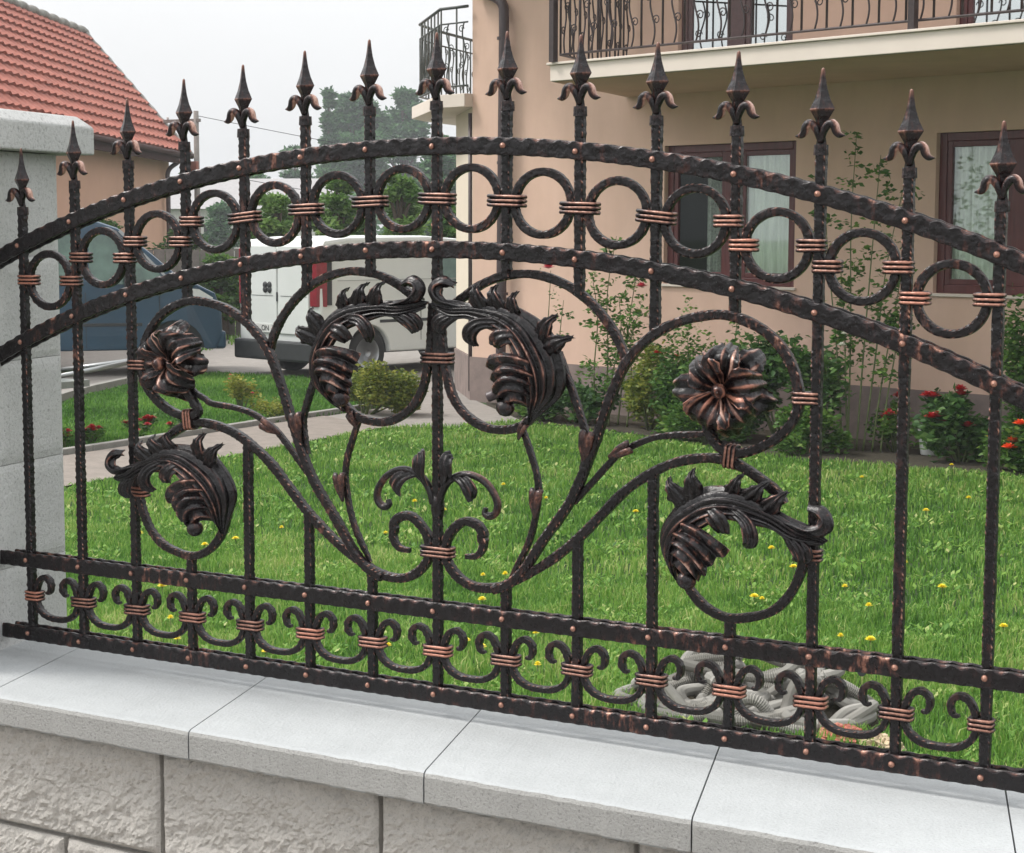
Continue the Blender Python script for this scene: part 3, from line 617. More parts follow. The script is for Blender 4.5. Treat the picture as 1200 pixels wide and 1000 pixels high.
def acanthus():
    """master leaf; (x, y, z) relative to the centre of its scroll"""
    out = []
    A = [[(-.112, -.012, .083), (-.07, -.012, .086), (-.03, -.012, .084), (.02, -.010, .082), (.060, -.006, .068), (.090, -.002, .035), (.107, 0, 0), (.104, 0, -.04), (.078, 0, -.072), (.050, -.002, -.090)],
         [(-.111, -.017, .080), (-.07, -.028, .076), (-.03, -.030, .076), (.02, -.034, .070), (.055, -.036, .052), (.078, -.034, .022), (.092, -.032, -.01), (.090, -.028, -.045), (.070, -.018, -.070), (.050, -.005, -.090)],
         [(-.110, -.018, .077), (-.07, -.034, .067), (-.033, -.038, .067), (.012, -.044, .056), (.043, -.048, .038), (.062, -.048, .012), (.074, -.045, -.018), (.074, -.037, -.048), (.062, -.024, -.073), (.050, -.007, -.089)],
         [(-.108, -.014, .073), (-.07, -.030, .058), (-.038, -.032, .057), (.000, -.036, .046), (.028, -.040, .030), (.046, -.042, .006), (.058, -.040, -.020), (.060, -.034, -.050), (.055, -.022, -.072), (.050, -.009, -.088)]]
    m = MB(); ribsheet(m, A, 6, .0026, 80, 84, edge=.003); out.append(('leaf_body', m))
    m = MB()   # rolled hook at the start
    ribsheet(m, [[(-.052, -.014, .074), (-.085, -.020, .078), (-.104, -.022, .084), (-.113, -.022, .100), (-.104, -.020, .117), (-.084, -.018, .122), (-.066, -.016, .112)],
                 [(-.052, -.030, .076), (-.082, -.036, .083), (-.094, -.036, .090), (-.100, -.034, .100), (-.096, -.032, .109), (-.083, -.030, .112), (-.070, -.024, .107)],
                 [(-.052, -.020, .080), (-.078, -.024, .086), (-.088, -.024, .092), (-.091, -.022, .099), (-.088, -.020, .104), (-.081, -.018, .106), (-.072, -.016, .104)]], 2.5, .0018, 34, 20, edge=.001)
    out.append(('leaf_curl', m))
    m = MB()   # ruffle hanging below the hook
    ribsheet(m, [[(-.085, -.024, .070), (-.100, -.024, .064), (-.108, -.022, .052), (-.104, -.018, .042)], [(-.070, -.032, .064), (-.086, -.034, .056), (-.095, -.030, .046), (-.096, -.022, .037)], [(-.055, -.030, .060), (-.070, -.030, .050), (-.080, -.026, .042), (-.084, -.018, .034)]], 4, .0018, 20, 24)
    out.append(('leaflet', m))
    m = MB()   # the mouth: fan of concentric ribs
    ribsheet(m, [[(.084, -.008, -.006), (.064, -.047, .010), (.036, -.055, .015), (.008, -.050, .010), (-.006, -.036, .002)],
                 [(.088, -.008, -.028), (.066, -.054, -.010), (.042, -.062, -.006), (.020, -.054, -.012), (.007, -.040, -.020)],
                 [(.084, -.008, -.046), (.064, -.054, -.026), (.040, -.062, -.024), (.020, -.052, -.034), (.011, -.038, -.044)],
                 [(.074, -.008, -.062), (.058, -.046, -.044), (.040, -.054, -.044), (.025, -.046, -.053), (.018, -.034, -.060)],
                 [(.062, -.008, -.075), (.050, -.036, -.062), (.040, -.042, -.062), (.030, -.036, -.067), (.024, -.028, -.070)]], 5, .0042, 34, 80, taper=False)
    out.append(('leaf_curl', m))
    m = MB()
    m.lathe([(-.014, .001), (-.013, .006), (-.007, .0115), (0, .0130), (.007, .0115), (.012, .006), (.014, .001)], 16, c=(.030, -.040, -.066), axis='x', hi=[.6, .5, .3, .2, .3, .5, .6]); out.append(('leaf_tip', m))
    m = MB()
    ribsheet(m, [[(.018, -.040, .064), (-.014, -.048, .063), (-.034, -.052, .050), (-.038, -.048, .032), (-.026, -.038, .020)], [(.020, -.042, .056), (-.008, -.052, .054), (-.022, -.056, .043), (-.026, -.050, .030), (-.020, -.040, .021)], [(.022, -.040, .048), (-.002, -.048, .046), (-.012, -.050, .037), (-.016, -.044, .027), (-.016, -.038, .021)]], 3, .0022, 28, 22)
    out.append(('leaflet', m))
    m = MB()
    ribsheet(m, [[(.044, -.044, .050), (.022, -.050, .048), (.008, -.050, .038), (.004, -.044, .026)], [(.048, -.046, .040), (.030, -.054, .037), (.018, -.052, .030), (.012, -.044, .022)], [(.050, -.044, .030), (.038, -.050, .026), (.028, -.048, .022), (.020, -.042, .018)]], 2.5, .0018, 18, 16)
    out.append(('leaflet', m))
    for b1, b2, ap, c in (((-.034, .078), (-.008, .080), (-.030, .106), .012), ((-.004, .079), (.022, .078), (.000, .104), .012), ((.024, .077), (.044, .072), (.034, .096), .010), ((.074, .052), (.092, .032), (.098, .064), .006), ((.088, .036), (.102, .014), (.122, .036), .006)):
        m = MB(); spike(m, b1, b2, ap, c); out.append(('leaflet', m))
    return out
AC = acanthus(); first = [(nm, m.mesh(nm, IRON_LEAF)) for nm, m in AC]
ACM = []
for nm, m in AC:   # mirrored copy of the meshes
    q = MB(); q.v = [(-a, b, c) for a, b, c in m.v]; q.f = [f[::-1] for f in m.f]; q.hi = m.hi; q.rnd = m.rnd; ACM.append((nm, q.mesh(nm, IRON_LEAF)))
def place_leaf(x, z, mirror, rot, sc=1.):
    src = ACM if mirror else first
    root = bpy.data.objects.new('acanthus_leaf', src[0][1]); COL.objects.link(root); root.parent = fence
    root.location = (x, -.006, z); root.rotation_euler = (0, rot, 0); root.scale = (sc, sc, sc)
    for nm, me in src[1:]:
        c = bpy.data.objects.new(nm, me); COL.objects.link(c); c.parent = root
place_leaf(.115, .515, False, 0); place_leaf(-.115, .515, True, 0)
place_leaf(.490, .270, True, math.radians(27)); place_leaf(-.490, .270, False, math.radians(-27))

# flowers: cupped fluted petals over darker back petals and a domed button
def petal_mesh(L_, wd, lift, curl, ribs, seed, cup=.008):
    gs = []
    for v in (-1, -.6, -.2, .2, .6, 1):
        g = []
        for t, ww, yy in ((0, .20, -.008), (.2, .50, -.012 - lift * .3), (.5, .92, -.018 - lift * .9), (.78, 1.0, -.018 - lift), (.95, .86, -.008 - lift * .7 + curl * .5), (1.04, .66, .004 - lift * .3 + curl)):
            g.append((v * wd * ww, yy - cup * (v * v) * math.sin(math.pi * min(t, 1) * .8), L_ * t * (1 - .12 * v * v * t) + .0016 * math.sin(v * 6 + seed)))
        gs.append(g)
    m = MB(); ribsheet(m, gs, ribs, .0022, 30, 40, edge=.0018, seed=seed, taper=False, thick=.0014, hk=1.9, rimh=.5); return m
for fx, turn, front, back in ((.466, .22, [(6, .061, .025, 3), (80, .055, .027, 3), (140, .058, .026, 3), (205, .058, .033, 4), (322, .056, .024, 3)], [(44, .069, .022), (106, .071, .020), (268, .074, .022), (172, .066, .024)]),
                              (-.507, -.1, [(-38, .059, .026, 3), (50, .058, .030, 4), (128, .058, .028, 3), (192, .056, .029, 3), (264, .048, .026, 3)], [(6, .066, .026), (90, .060, .022), (160, .064, .024), (228, .062, .022)])):
    fl = bpy.data.objects.new('iron_flower', MB().lathe([(-.046, .0015), (-.044, .006), (-.039, .0095), (-.032, .0108), (-.026, .0095), (-.020, .006)], 18, axis='y', hi=[.8, .7, .5, .3, .1, .1]).mesh('iron_flower', COPPER)); COL.objects.link(fl); fl.parent = fence
    fl.location = (fx, -.004, .487); fl.rotation_euler = (0, turn * 0, turn)
    for k, (an, L_, wd) in enumerate(back):
        m = petal_mesh(L_, wd, -.004, random.uniform(.001, .007), 2, k + 20, cup=.003)
        o = m.build('petal', IRON_LEAF, fl); o.rotation_euler = (random.uniform(-.1, .1), math.radians(an), 0); o.location = (0, .010 + .001 * k, 0)
    for k, (an, L_, wd, rb_) in enumerate(front):
        m = petal_mesh(L_, wd, .010 + .004 * random.random(), random.uniform(.004, .014), rb_, k, cup=random.uniform(.010, .016))
        o = m.build('petal', (IRON_LEAF, COPPER_B, IRON_LEAF, COPPER_B, COPPER)[k] if fx > 0 else (IRON_LEAF, COPPER_D)[k % 2], fl); o.rotation_euler = (random.uniform(-.12, .12), math.radians(an), 0); o.location = (0, -.0012 * (k % 3), 0)

# small centre ornament above the lower clasp
for sg in (1, -1):
    P = catmull([(sg * a, -.004, b) for a, b in ((.0055, .292), (.010, .310), (.022, .328), (.040, .338), (.060, .341), (.082, .334), (.098, .320), (.107, .302), (.105, .288), (.095, .281), (.086, .285), (.087, .293))], 70)
    m = MB(); r = np.interp(np.linspace(0, 1, 70), [0, .2, .6, .85, 1], [.0055, .0058, .0052, .0060, .0035]); m.tube(P, r, 10, flat=1.3); m.hi = [max(0, math.cos(2 * math.pi * (k % 10) / 10)) * .55 + .1 for k in range(len(m.hi))]
    m.build('scroll', IRON_LEAF, fence)
    m = MB(); ribsheet(m, [[(sg * .010, -.008, .312), (sg * .014, -.016, .335), (sg * .012, -.018, .356), (sg * .016, -.012, .372), (sg * .024, -.004, .376)], [(sg * .018, -.010, .322), (sg * .024, -.018, .338), (sg * .022, -.020, .356), (sg * .025, -.014, .368), (sg * .029, -.006, .370)], [(sg * .024, -.008, .330), (sg * .034, -.014, .342), (sg * .035, -.016, .356), (sg * .034, -.010, .364), (sg * .033, -.006, .364)]], 2.5, .0016, 24, 16); m.build('leaflet', IRON_LEAF, fence)
    m = MB(); ribsheet(m, [[(sg * .028, -.010, .334), (sg * .046, -.016, .326), (sg * .056, -.018, .312), (sg * .060, -.012, .300)], [(sg * .040, -.010, .338), (sg * .058, -.018, .330), (sg * .068, -.020, .316), (sg * .066, -.012, .302)], [(sg * .052, -.008, .341), (sg * .068, -.014, .335), (sg * .078, -.014, .322), (sg * .072, -.008, .308)]], 2.5, .0016, 20, 16); m.build('leaflet', IRON_LEAF, fence)
MB().tube([(0, 0, .268), (0, 0, .283), (0, 0, .296), (0, 0, .306)], [.0075, .0105, .0105, .008], 12, hi=.2).build('collar', IRON_LEAF, fence)

# ------------------------------------------------------------------ main house
K = (-9.09, 15.276, 0); HR = math.radians(-15.897)
house = thing('beige_house', 'two storey beige plastered house with mahogany windows and balconies', 'house', K, HR)
def holes_wall(x0, x1, z0, z1, holes, y, depth, mt, name):
    xs = sorted({x0, x1, *[h[0] for h in holes], *[h[1] for h in holes]}); zs = sorted({z0, z1, *[h[2] for h in holes], *[h[3] for h in holes]})
    m = MB()
    for a, b in zip(xs, xs[1:]):
        for c, d in zip(zs, zs[1:]):
            if any(h[0] <= a and b <= h[1] and h[2] <= c and d <= h[3] for h in holes): continue
            m.add([(a, y, c), (b, y, c), (b, y, d), (a, y, d)], [(0, 1, 2, 3)])
    for a, b, c, d in holes:
        Y = y + depth; m.add([(a, y, c), (b, y, c), (b, y, d), (a, y, d), (a, Y, c), (b, Y, c), (b, Y, d), (a, Y, d)], [(0, 1, 5, 4), (1, 2, 6, 5), (2, 3, 7, 6), (3, 0, 4, 7)])
    return m.build(name, mt, house, smooth=False)
W1 = (2.70, 4.335, 1.375, 2.750); W2 = (5.865, 7.50, 1.36, 2.765); D1 = (2.86, 4.27, 3.44, 5.55); D2 = (6.03, 7.55, 3.44, 5.55)
holes_wall(-.13, 12, .49, 6.4, [W1, W2, D1, D2], 0, .16, STUCCO, 'wall')
m = MB().prism([(-.13, 0), (-.13, 7), (-.10, 7), (-.10, .001)], 3.42, 6.4); m.build('side_wall', STUCCO, house, smooth=False)
MB().prism([(-.13, .002), (-1.42, .93), (-1.42, 3.2), (-.4, 3.4), (-.12, 3.4)], .49, 3.262).build('side_wall', STUCCO_L, house, smooth=False)
MB().prism([(-.15, -.022), (12.02, -.022), (12.02, .3), (0, .3), (-.10, 3.4), (-1.44, 3.2), (-1.44, .915)], -.1, .488).build('plinth', PLINTH, house, smooth=False)
MB().box(-.1, 12, .5, .55, .5, 3.2).build('inner_wall', DARKROOM, house, smooth=False)
MB().box(-.1, 12, 1.6, 1.65, 3.44, 6.3).build('inner_wall', DARKROOM, house, smooth=False)
MB().prism([(-1.0, -2.4), (12.6, -2.4), (12.6, 8), (-1.0, 8)], 6.4, 6.55).build('roof', SLABM, house, smooth=False)
# main balcony: slab with a thin proud edge trim, ends skewed
P1 = [(2.16, -.001), (2.99, -1.93), (11.5, -2.05), (11.5, -.001)]
MB().prism(P1, 3.26, 3.405).build('balcony_slab', SLABM, house, smooth=False, bevel=.006)
MB().prism([(2.15, -.002), (2.965, -1.955), (11.5, -2.075), (11.5, -.002)], 3.4065, 3.428).build('balcony_edge', SLABM, house, smooth=False, bevel=.004)
MB().add([(2.2, -.02, 3.256), (3.0, -1.90, 3.256), (11.5, -2.02, 3.256), (11.5, -.02, 3.256)], [(3, 2, 1, 0)]).build('soffit', STUCCO, house, smooth=False)
# corner balcony
P2 = [(-.131, -.12), (-.56, -.135), (-2.28, .98), (-2.55, 1.42), (-3.15, 2.80), (-2.6, 3.8), (-.131, 3.8)]
MB().prism(P2, 3.264, 3.41).build('balcony_slab', SLABM, house, smooth=False, bevel=.006)
def rail_run(path, z0, z1, mt, seed, orn=True, mid=True, sp=.125, w=.011):
    P, s = resample([(a, b, 0) for a, b in path], .01); m = MB()
    m.tube([(a, b, z1) for a, b in path], .018, 6); top = m.build('railing', mt, house)
    for zz, h in ((z0, .012), (z1 - .17, .010)): MB().tube([(a, b, zz) for a, b in path], h, 6).build('railing_bar', mt, top)
    L_ = s[-1]; k = 0; t = sp * .5; r = random.Random(seed)
    while t < L_:
        i = int(t / L_ * (len(P) - 1)); p = P[i]; d = P[min(i + 3, len(P) - 1)] - P[max(i - 3, 0)]; d /= np.linalg.norm(d)
        b = MB()
        if orn and k % 2 == 0:
            zs = np.linspace(z0, z1 - (.17 if mid else 0), 26); off = .028 * np.sin(np.linspace(0, 2 * math.pi * 1.5, 26))
            b.tube([tuple(p + d * o_ + np.array([0, 0, z])) for o_, z in zip(off, zs)], w * .8, 5)
            for zc, sd in ((z0 + .22, 1), (z0 + .42, -1), (z0 + .62, 1)):
                th = np.linspace(0, 2 * math.pi * 1.2, 16); rr = np.linspace(.045, .012, 16)
                b.tube([tuple(p + d * (sd * (.045 - q * math.cos(a_))) + np.array([0, 0, zc + q * math.sin(a_)])) for a_, q in zip(th, rr)], w * .55, 4)
        else:
            b.tube([tuple(p + np.array([0, 0, z0])), tuple(p + np.array([0, 0, z1]))], w, 5)
        b.build('baluster', mt, top)
        t += sp; k += 1
    return top
rail_run([(2.30, -.10), (3.06, -1.87), (11.3, -1.99)], 3.50, 4.42, RAILM, 3)
for px in (3.06, 6.9): MB().box(px - .028, px + .028, -1.99, -1.93, 3.43, 4.46).build('railing_post', RAILM, house, smooth=False)
rail_run([(-.14, -.06), (-.58, -.07)], 3.50, 4.36, RAILGREEN, 4)
rail_run([(-.58, -.07), (-1.9, .78), (-2.25, 1.35)], 3.50, 4.36, RAILGREEN, 5)
rail_run([(-2.25, 1.35), (-3.0, 2.9), (-2.6, 3.7)], 3.50, 4.36, RAILGREEN, 6)
# windows
def window(a, b, c, d, y, split, panes, mt, fw=.075, name='window', sash=.05):
    fr = MB(); yb = y + .07
    for q in ((a, a + fw, c, d), (b - fw, b, c, d), (a + fw, b - fw, c, c + fw), (a + fw, b - fw, d - fw, d)): fr.box(q[0], q[1], y, yb, q[2], q[3])
    for s_ in split: fr.box(s_[0], s_[1], y - .002, yb, c + fw, d - fw)
    w = fr.build(name, mt, house, smooth=False, bevel=.006)
    for (p0, p1, gm, cm, folds) in panes:
        s2 = MB()
        for q in ((p0, p0 + sash, c + fw, d - fw), (p1 - sash, p1, c + fw, d - fw), (p0 + sash, p1 - sash, c + fw, c + fw + sash), (p0 + sash, p1 - sash, d - fw - sash, d - fw)): s2.box(q[0], q[1], y + .012, y + .055, q[2], q[3])
        s2.build('sash', mt, w, smooth=False, bevel=.005)
        MB().box(p0 + sash, p1 - sash, y + .03, y + .036, c + fw + sash, d - fw - sash).build('pane', gm, w, smooth=False)
        for (q0, q1, cmat, fr_) in cm:
            nx = 90; G = [[(q0 + (q1 - q0) * i / nx, y + .09 + .028 * math.sin(i / nx * fr_) + .01 * math.sin(i / nx * fr_ * 2.7 + 1), zz_) for i in range(nx + 1)] for zz_ in (c + .02, d - .02)]
            MB().grid(G).build('curtain', cmat, w)
    return w
window(*W1, .055, [(3.44, 3.64)], [(2.775, 3.44, GLASS_DARK, [(3.14, 3.47, CURTAIN_D, 30)], 0), (3.64, 4.26, GLASS, [(3.60, 4.30, CURTAIN, 44)], 0)], MAHOG)
window(*W2, .055, [(6.60, 6.80)], [(5.94, 6.60, GLASS, [(5.95, 6.62, CURTAIN, 26)], 0), (6.80, 7.425, GLASS, [(6.78, 7.4, CURTAIN, 26)], 0)], MAHOG)
window(*D1, .05, [(3.48, 3.66)], [(2.935, 3.48, DOORGLASS, [(2.95, 3.47, CURTAIN, 26)], 0), (3.66, 4.195, DOORGLASS, [(3.67, 4.18, CURTAIN, 26)], 0)], BROWNDOOR, name='balcony_door')
window(*D2, .05, [(6.72, 6.86)], [(6.105, 6.72, DOORGLASS, [], 0), (6.86, 7.475, DOORGLASS, [], 0)], MAHOG, name='balcony_door')
for (a, b, c, d) in (W1, W2): MB().box(a - .03, b + .03, -.03, .054, c - .028, c - .001).build('window_sill', SLABM, house, smooth=False, bevel=.004)
# downpipe
dp = [(-.02, -.10, 4.52), (.16, -.10, 4.47), (.36, -.10, 4.40), (.455, -.10, 4.32), (.475, -.10, 4.18), (.47, -.10, 3.6), (.45, -.10, 2.0), (.43, -.10, .35), (.42, -.10, .20), (.37, -.13, .11), (.30, -.17, .07)]
pts = catmull(dp, 90); MB().tube(pts, .056, 14).build('downpipe', PIPEM, house)
for zb in (3.95, 2.62, 1.2): MB().lathe([(zb, .064), (zb + .03, .064)], 14, c=(.458, -.10, 0)).build('pipe_bracket', PIPEM, house, smooth=False)

MB().tube([(-.19, .02, .1), (-.19, .02, 3.2)], .022, 8).build('conduit', PIPEM, house)

# ------------------------------------------------------------------ neighbour house with red tiled roof
NS = 1.5
def far15(p): c = np.array(CAM); return c + (np.array(p, float) - c) * NS
NB = tuple(far15((-16.4, 18.9, 0))[:2]) + (0,)
nb = thing('neighbour_house', 'tan neighbouring house with red tiled roof and dark eaves behind the pillar', 'house', NB)
nb_inv = np.array(NB)
E1 = far15((-16.30, 18.95, 3.02)) - nb_inv; E0 = far15((-10.6, 8.2, 3.02)) - nb_inv
# eave line from the far end E1 towards the near end E0; the roof climbs to the left
Rf = far15((-18.79, 19.46, 4.95)) - nb_inv
ed = (E0 - E1); Lr = np.linalg.norm(ed); ed /= Lr
def ridge_at(t):   # the ridge rises a little towards the near end (hipped end)
    return Rf + ed * t * Lr + np.array((0, 0, 1)) * .0
NC = 13; NT = 46
for c in range(NC):
    v0, v1 = c / NC, (c + 1) / NC + .012; G = []; rn = []
    for i in range(NT * 6 + 1):
        t = i / (NT * 6); a = E1 + ed * t * Lr; b = ridge_at(t); sl = (b - a); nrm = np.cross(ed, sl); nrm /= np.linalg.norm(nrm); nrm = nrm if nrm[2] > 0 else -nrm
        ph = (i % 6) / 6 * 2 * math.pi; wv = .020 * math.cos(ph); row = []
        jag = .006 * noise.noise(Vector((i // 6 * 3.1, c * 7.7, 0)))
        for v, h in ((v0, .0), (v0, .060), (v0 + (v1 - v0) * .5, .022), (v1, .0)): row.append(a + sl * (v + (jag if h == .060 else 0)) + nrm * (h + (wv if v < v1 else wv * .6)))
        G.append(row)
    MB().grid(G).build('tile_course', ROOFT, nb, smooth=False)
# verge + ridge mortar
a, b = E1 - ed * .06, Rf - ed * .06
MB().tube([tuple(a + (b - a) * t + np.array((0, 0, .03 + .012 * math.sin(t * 60)))) for t in np.linspace(-.02, 1, 60)], .055, 8).build('verge', ROOFR, nb)
m = MB(); a, b = Rf, ridge_at(1.)
pp = [a + (b - a) * t + np.array((0, 0, .03 + .02 * math.sin(t * 150))) for t in np.linspace(-.01, 1, 160)]; m.tube([tuple(q) for q in pp], .095, 8).build('ridge', ROOFR, nb)
left = np.cross(ed, (0, 0, 1.)); left /= np.linalg.norm(left); left = left if left @ (Rf - E1) > 0 else -left
F1 = E1 + left * 8.; F0 = E0 + left * 8.
MB().add([E1 - (0, 0, .04), E0 - (0, 0, .04), ridge_at(1.) - (0, 0, .04), Rf - (0, 0, .04), F1, F0], [(0, 1, 2, 3), (3, 2, 5, 4), (0, 3, 4), (1, 5, 2)]).build('roof_back', FASCIA, nb, smooth=False)
inn = left * .40
def q2(p): return (float(p[0]), float(p[1]))
MB().prism([q2(E1 + inn + ed * .25), q2(E0 + inn), q2(E0 + left * 7.5), q2(E1 + left * 7.5 + ed * .25)], 0, 3.43).build('wall', TANWALL, nb, smooth=False)
MB().prism([q2(E1 - left * .0), q2(E0), q2(E0 + left * .06), q2(E1 + left * .06)], 3.33, 3.50).build('fascia', FASCIA, nb, smooth=False)
gp = [tuple(E1 + ed * Lr * t - left * .06 + np.array((0, 0, -.06))) for t in (0, .5, 1)]; MB().tube(gp, .06, 10).build('gutter', FASCIA, nb)
g0 = E1 + ed * .9 - left * .06
MB().tube(catmull([tuple(g0 + (0, 0, -.06)), tuple(g0 + left * .12 + (0, 0, -.22)), tuple(g0 + left * .33 + (0, 0, -.42)), tuple(g0 + left * .34 + (0, 0, -.9)), tuple(g0 + left * .34 + (0, 0, -2.9))], 30), .05, 8).build('downpipe', PIPEM, nb)

# ------------------------------------------------------------------ vehicles
def car_body(m, prof, hw, tumble, nose=lambda x: 0.):
    """prof: closed outline (x, z); lofted across y with softened shoulders"""
    st = [-1, -.985, -.93, -.8, 0, .8, .93, .985, 1]; n = len(prof); cx = sum(p[0] for p in prof) / n; cz = sum(p[1] for p in prof) / n; rows = []
    for s_ in st:
        k = {1: .955, .985: .985, .93: .996}.get(abs(s_), 1.); row = []
        for x, z in prof: row.append((cx + (x - cx) * (1 - (1 - k) * .5), s_ * (hw - tumble(z) - nose(x)), cz + (z - cz) * k))
        rows.append(row)
    vs = [p for r in rows for p in r]; fs = [(i * n + k, i * n + (k + 1) % n, (i + 1) * n + (k + 1) % n, (i + 1) * n + k) for i in range(len(st) - 1) for k in range(n)]
    fs += [tuple(range(n - 1, -1, -1)), tuple(range((len(st) - 1) * n, len(st) * n))]
    area = sum(prof[i][0] * prof[(i + 1) % n][1] - prof[(i + 1) % n][0] * prof[i][1] for i in range(n))
    if area < 0: fs = [f[::-1] for f in fs]
    return m.add(vs, fs)
def arch_profile(base, wheels, r, zb):
    """lower edge with wheel arches from rear (x small) to front"""
    out = []; x_end = base[1]
    out.append((base[0], zb))
    for wx, wz in wheels:
        for a in np.linspace(180, 0, 13): out.append((wx + r * math.cos(math.radians(a)), max(zb, wz + r * math.sin(math.radians(a)))))
    out.append((x_end, zb)); return out
def wheel(parent, x, y, r, w, sgn, spokes=10):
    t = MB().lathe([(-w / 2, r * .62), (-w / 2, r * .93), (-w * .38, r), (w * .38, r), (w / 2, r * .93), (w / 2, r * .62)], 36, c=(x, y, r), axis='y').build('tyre', RUBBER, parent)
    m = MB(); m.lathe([(-.03, r * .64), (.03, r * .64), (.03, r * .55), (-.03, r * .55)], 32, c=(x, y + sgn * w * .36, r), axis='y'); m.lathe([(-.02, .05), (.02, .06)], 16, c=(x, y + sgn * w * .42, r), axis='y')
    for k in range(spokes):
        a = 2 * math.pi * k / spokes; ca, sa = math.cos(a), math.sin(a)
        m.tube([(x + .04 * ca, y + sgn * w * .42, r + .04 * sa), (x + r * .58 * ca, y + sgn * w * .38, r + r * .58 * sa)], [.017, .022], 5)
    m.build('rim', RIMM, t)
    MB().lathe([(-.01, r * .56), (.0, r * .56)], 24, c=(x, y + sgn * w * .15, r), axis='y').build('brake_disc', BLACKP, t)

# white panel van: heading away to the right, rear towards the street
HX = Vector((.26, .966)); wang = math.atan2(HX.y, HX.x); RR = Vector((HX.y, -HX.x))
VR = Vector((-12.30, 16.67)); VW = .86        # rear right corner on the ground
vo = VR + (-RR) * VW
van = thing('white_van', 'white panel van with tall red tail lamps parked behind the second lawn', 'van', (vo.x, vo.y, 0), wang)
# local +x forward, +y left; right side at y = -VW
low = arch_profile((.02, 4.2), [(.80, .31), (3.45, .31)], .37, .26)
prof = low + [(4.24, .55), (4.16, .82), (3.75, .98), (3.25, 1.08), (2.72, 1.66), (2.45, 1.80), (1.9, 1.835), (.5, 1.82), (.12, 1.78), (.03, 1.66), (.0, 1.2), (0, .5)]
m = MB(); car_body(m, prof, VW, lambda z: .055 * max(0, z - .95), lambda x: .18 * max(0, x - 3.6)); m.build('body', WHITEP, van, smooth=False, bevel=.012)
MB().box(.10, 4.0, -.78, .78, .30, .75).build('underbody', BLACKP, van, smooth=False)
MB().box(-.085, .10, -.87, .87, .21, .47).build('bumper', BLACKP, van, smooth=False, bevel=.03)
for sg in (-1, 1):
    d = MB().box(-.022, .0, min(sg * .012, sg * .65), max(sg * .012, sg * .65), .56, 1.70).build('rear_door', WHITEP, van, smooth=False, bevel=.01)
    MB().box(-.026, -.022, min(sg * .08, sg * .62), max(sg * .08, sg * .62), 1.05, 1.055).build('door_crease', BLACKP, d, smooth=False)
    l = MB().prism([(-.032, sg * .69), (-.02, sg * .82), (.11, sg * .872), (.11, sg * .70), (0, sg * .69)], .93, 1.66).build('tail_lamp', REDLAMP, van, smooth=False, bevel=.008)
    MB().box(-.042, -.020, min(sg * .70, sg * .75), max(sg * .70, sg * .75), 1.15, 1.29).build('reversing_lens', CLEARLAMP, l, smooth=False)
    MB().box(.112, .19, min(sg * .845, sg * .868), max(sg * .845, sg * .872), .95, 1.68).build('lamp_trim', BLACKP, van, smooth=False)
MB().box(-.03, -.02, -.02, .01, .98, 1.10).build('door_handle', BLACKP, van, smooth=False)
bd = MB(); 
for q in range(4):
    a = math.radians(45 + 90 * q); bd.lathe([(-.034, .040), (-.022, .046)], 12, c=(0, .20 + .052 * math.cos(a) * 1.25, 1.16 + .048 * math.sin(a) * .9), axis='x')
bd.build('badge', BLACKP, van)
pl = MB().box(-.034, -.022, .10, .52, .57, .68).build('number_plate', CLEARLAMP, van, smooth=False)
def text(body, size, parent, loc, rot, mt, name='lettering', ext=.002):
    c = bpy.data.curves.new(name, 'FONT'); c.body = body; c.size = size; c.extrude = ext; c.align_x = 'CENTER'; c.align_y = 'CENTER'
    c.materials.append(mt); q = bpy.data.objects.new(name, c); COL.objects.link(q); me = bpy.data.meshes.new_from_object(q); bpy.data.objects.remove(q)
    o = bpy.data.objects.new(name, me); COL.objects.link(o); o.parent = parent; o.location = loc; o.rotation_euler = rot
    return o
text('ON', .10, pl, (-.036, .24, .625), (math.pi / 2, 0, -math.pi / 2), BLACKP)
MB().box(1.0, 1.9, -.8635, -.857, .70, .74).build('side_moulding', BLACKP, van, smooth=False)
MB().box(.3, 3.0, -VW + .009, -VW + .013, 1.255, 1.263).build('side_crease', simple('seam', (.35, .36, .35), .6), van, smooth=False)
MB().box(1.72, 1.728, -VW - .002, -VW + .01, .45, 1.25).build('door_seam', BLACKP, van, smooth=False)
MB().prism([(1.86, 1.12), (3.10, 1.12), (2.72, 1.60), (1.86, 1.64)], 0, .004)
m = MB(); gl = [(2.0, 1.16), (3.05, 1.14), (2.68, 1.60), (2.0, 1.64)]
m.add([(x, -(VW - .055 * max(0, z - .95)) + .004, z) for x, z in gl] + [(x, -(VW - .055 * max(0, z - .95)) - .004, z) for x, z in gl], [(0, 3, 2, 1), (4, 5, 6, 7), (0, 1, 5, 4), (1, 2, 6, 5), (2, 3, 7, 6), (3, 0, 4, 7)]); m.build('side_window', CARWIN, van, smooth=False)
for wx in (.80, 3.45):
    for sg in (-1, 1): wheel(van, wx, sg * (VW - .12), .31, .20, sg, 12)

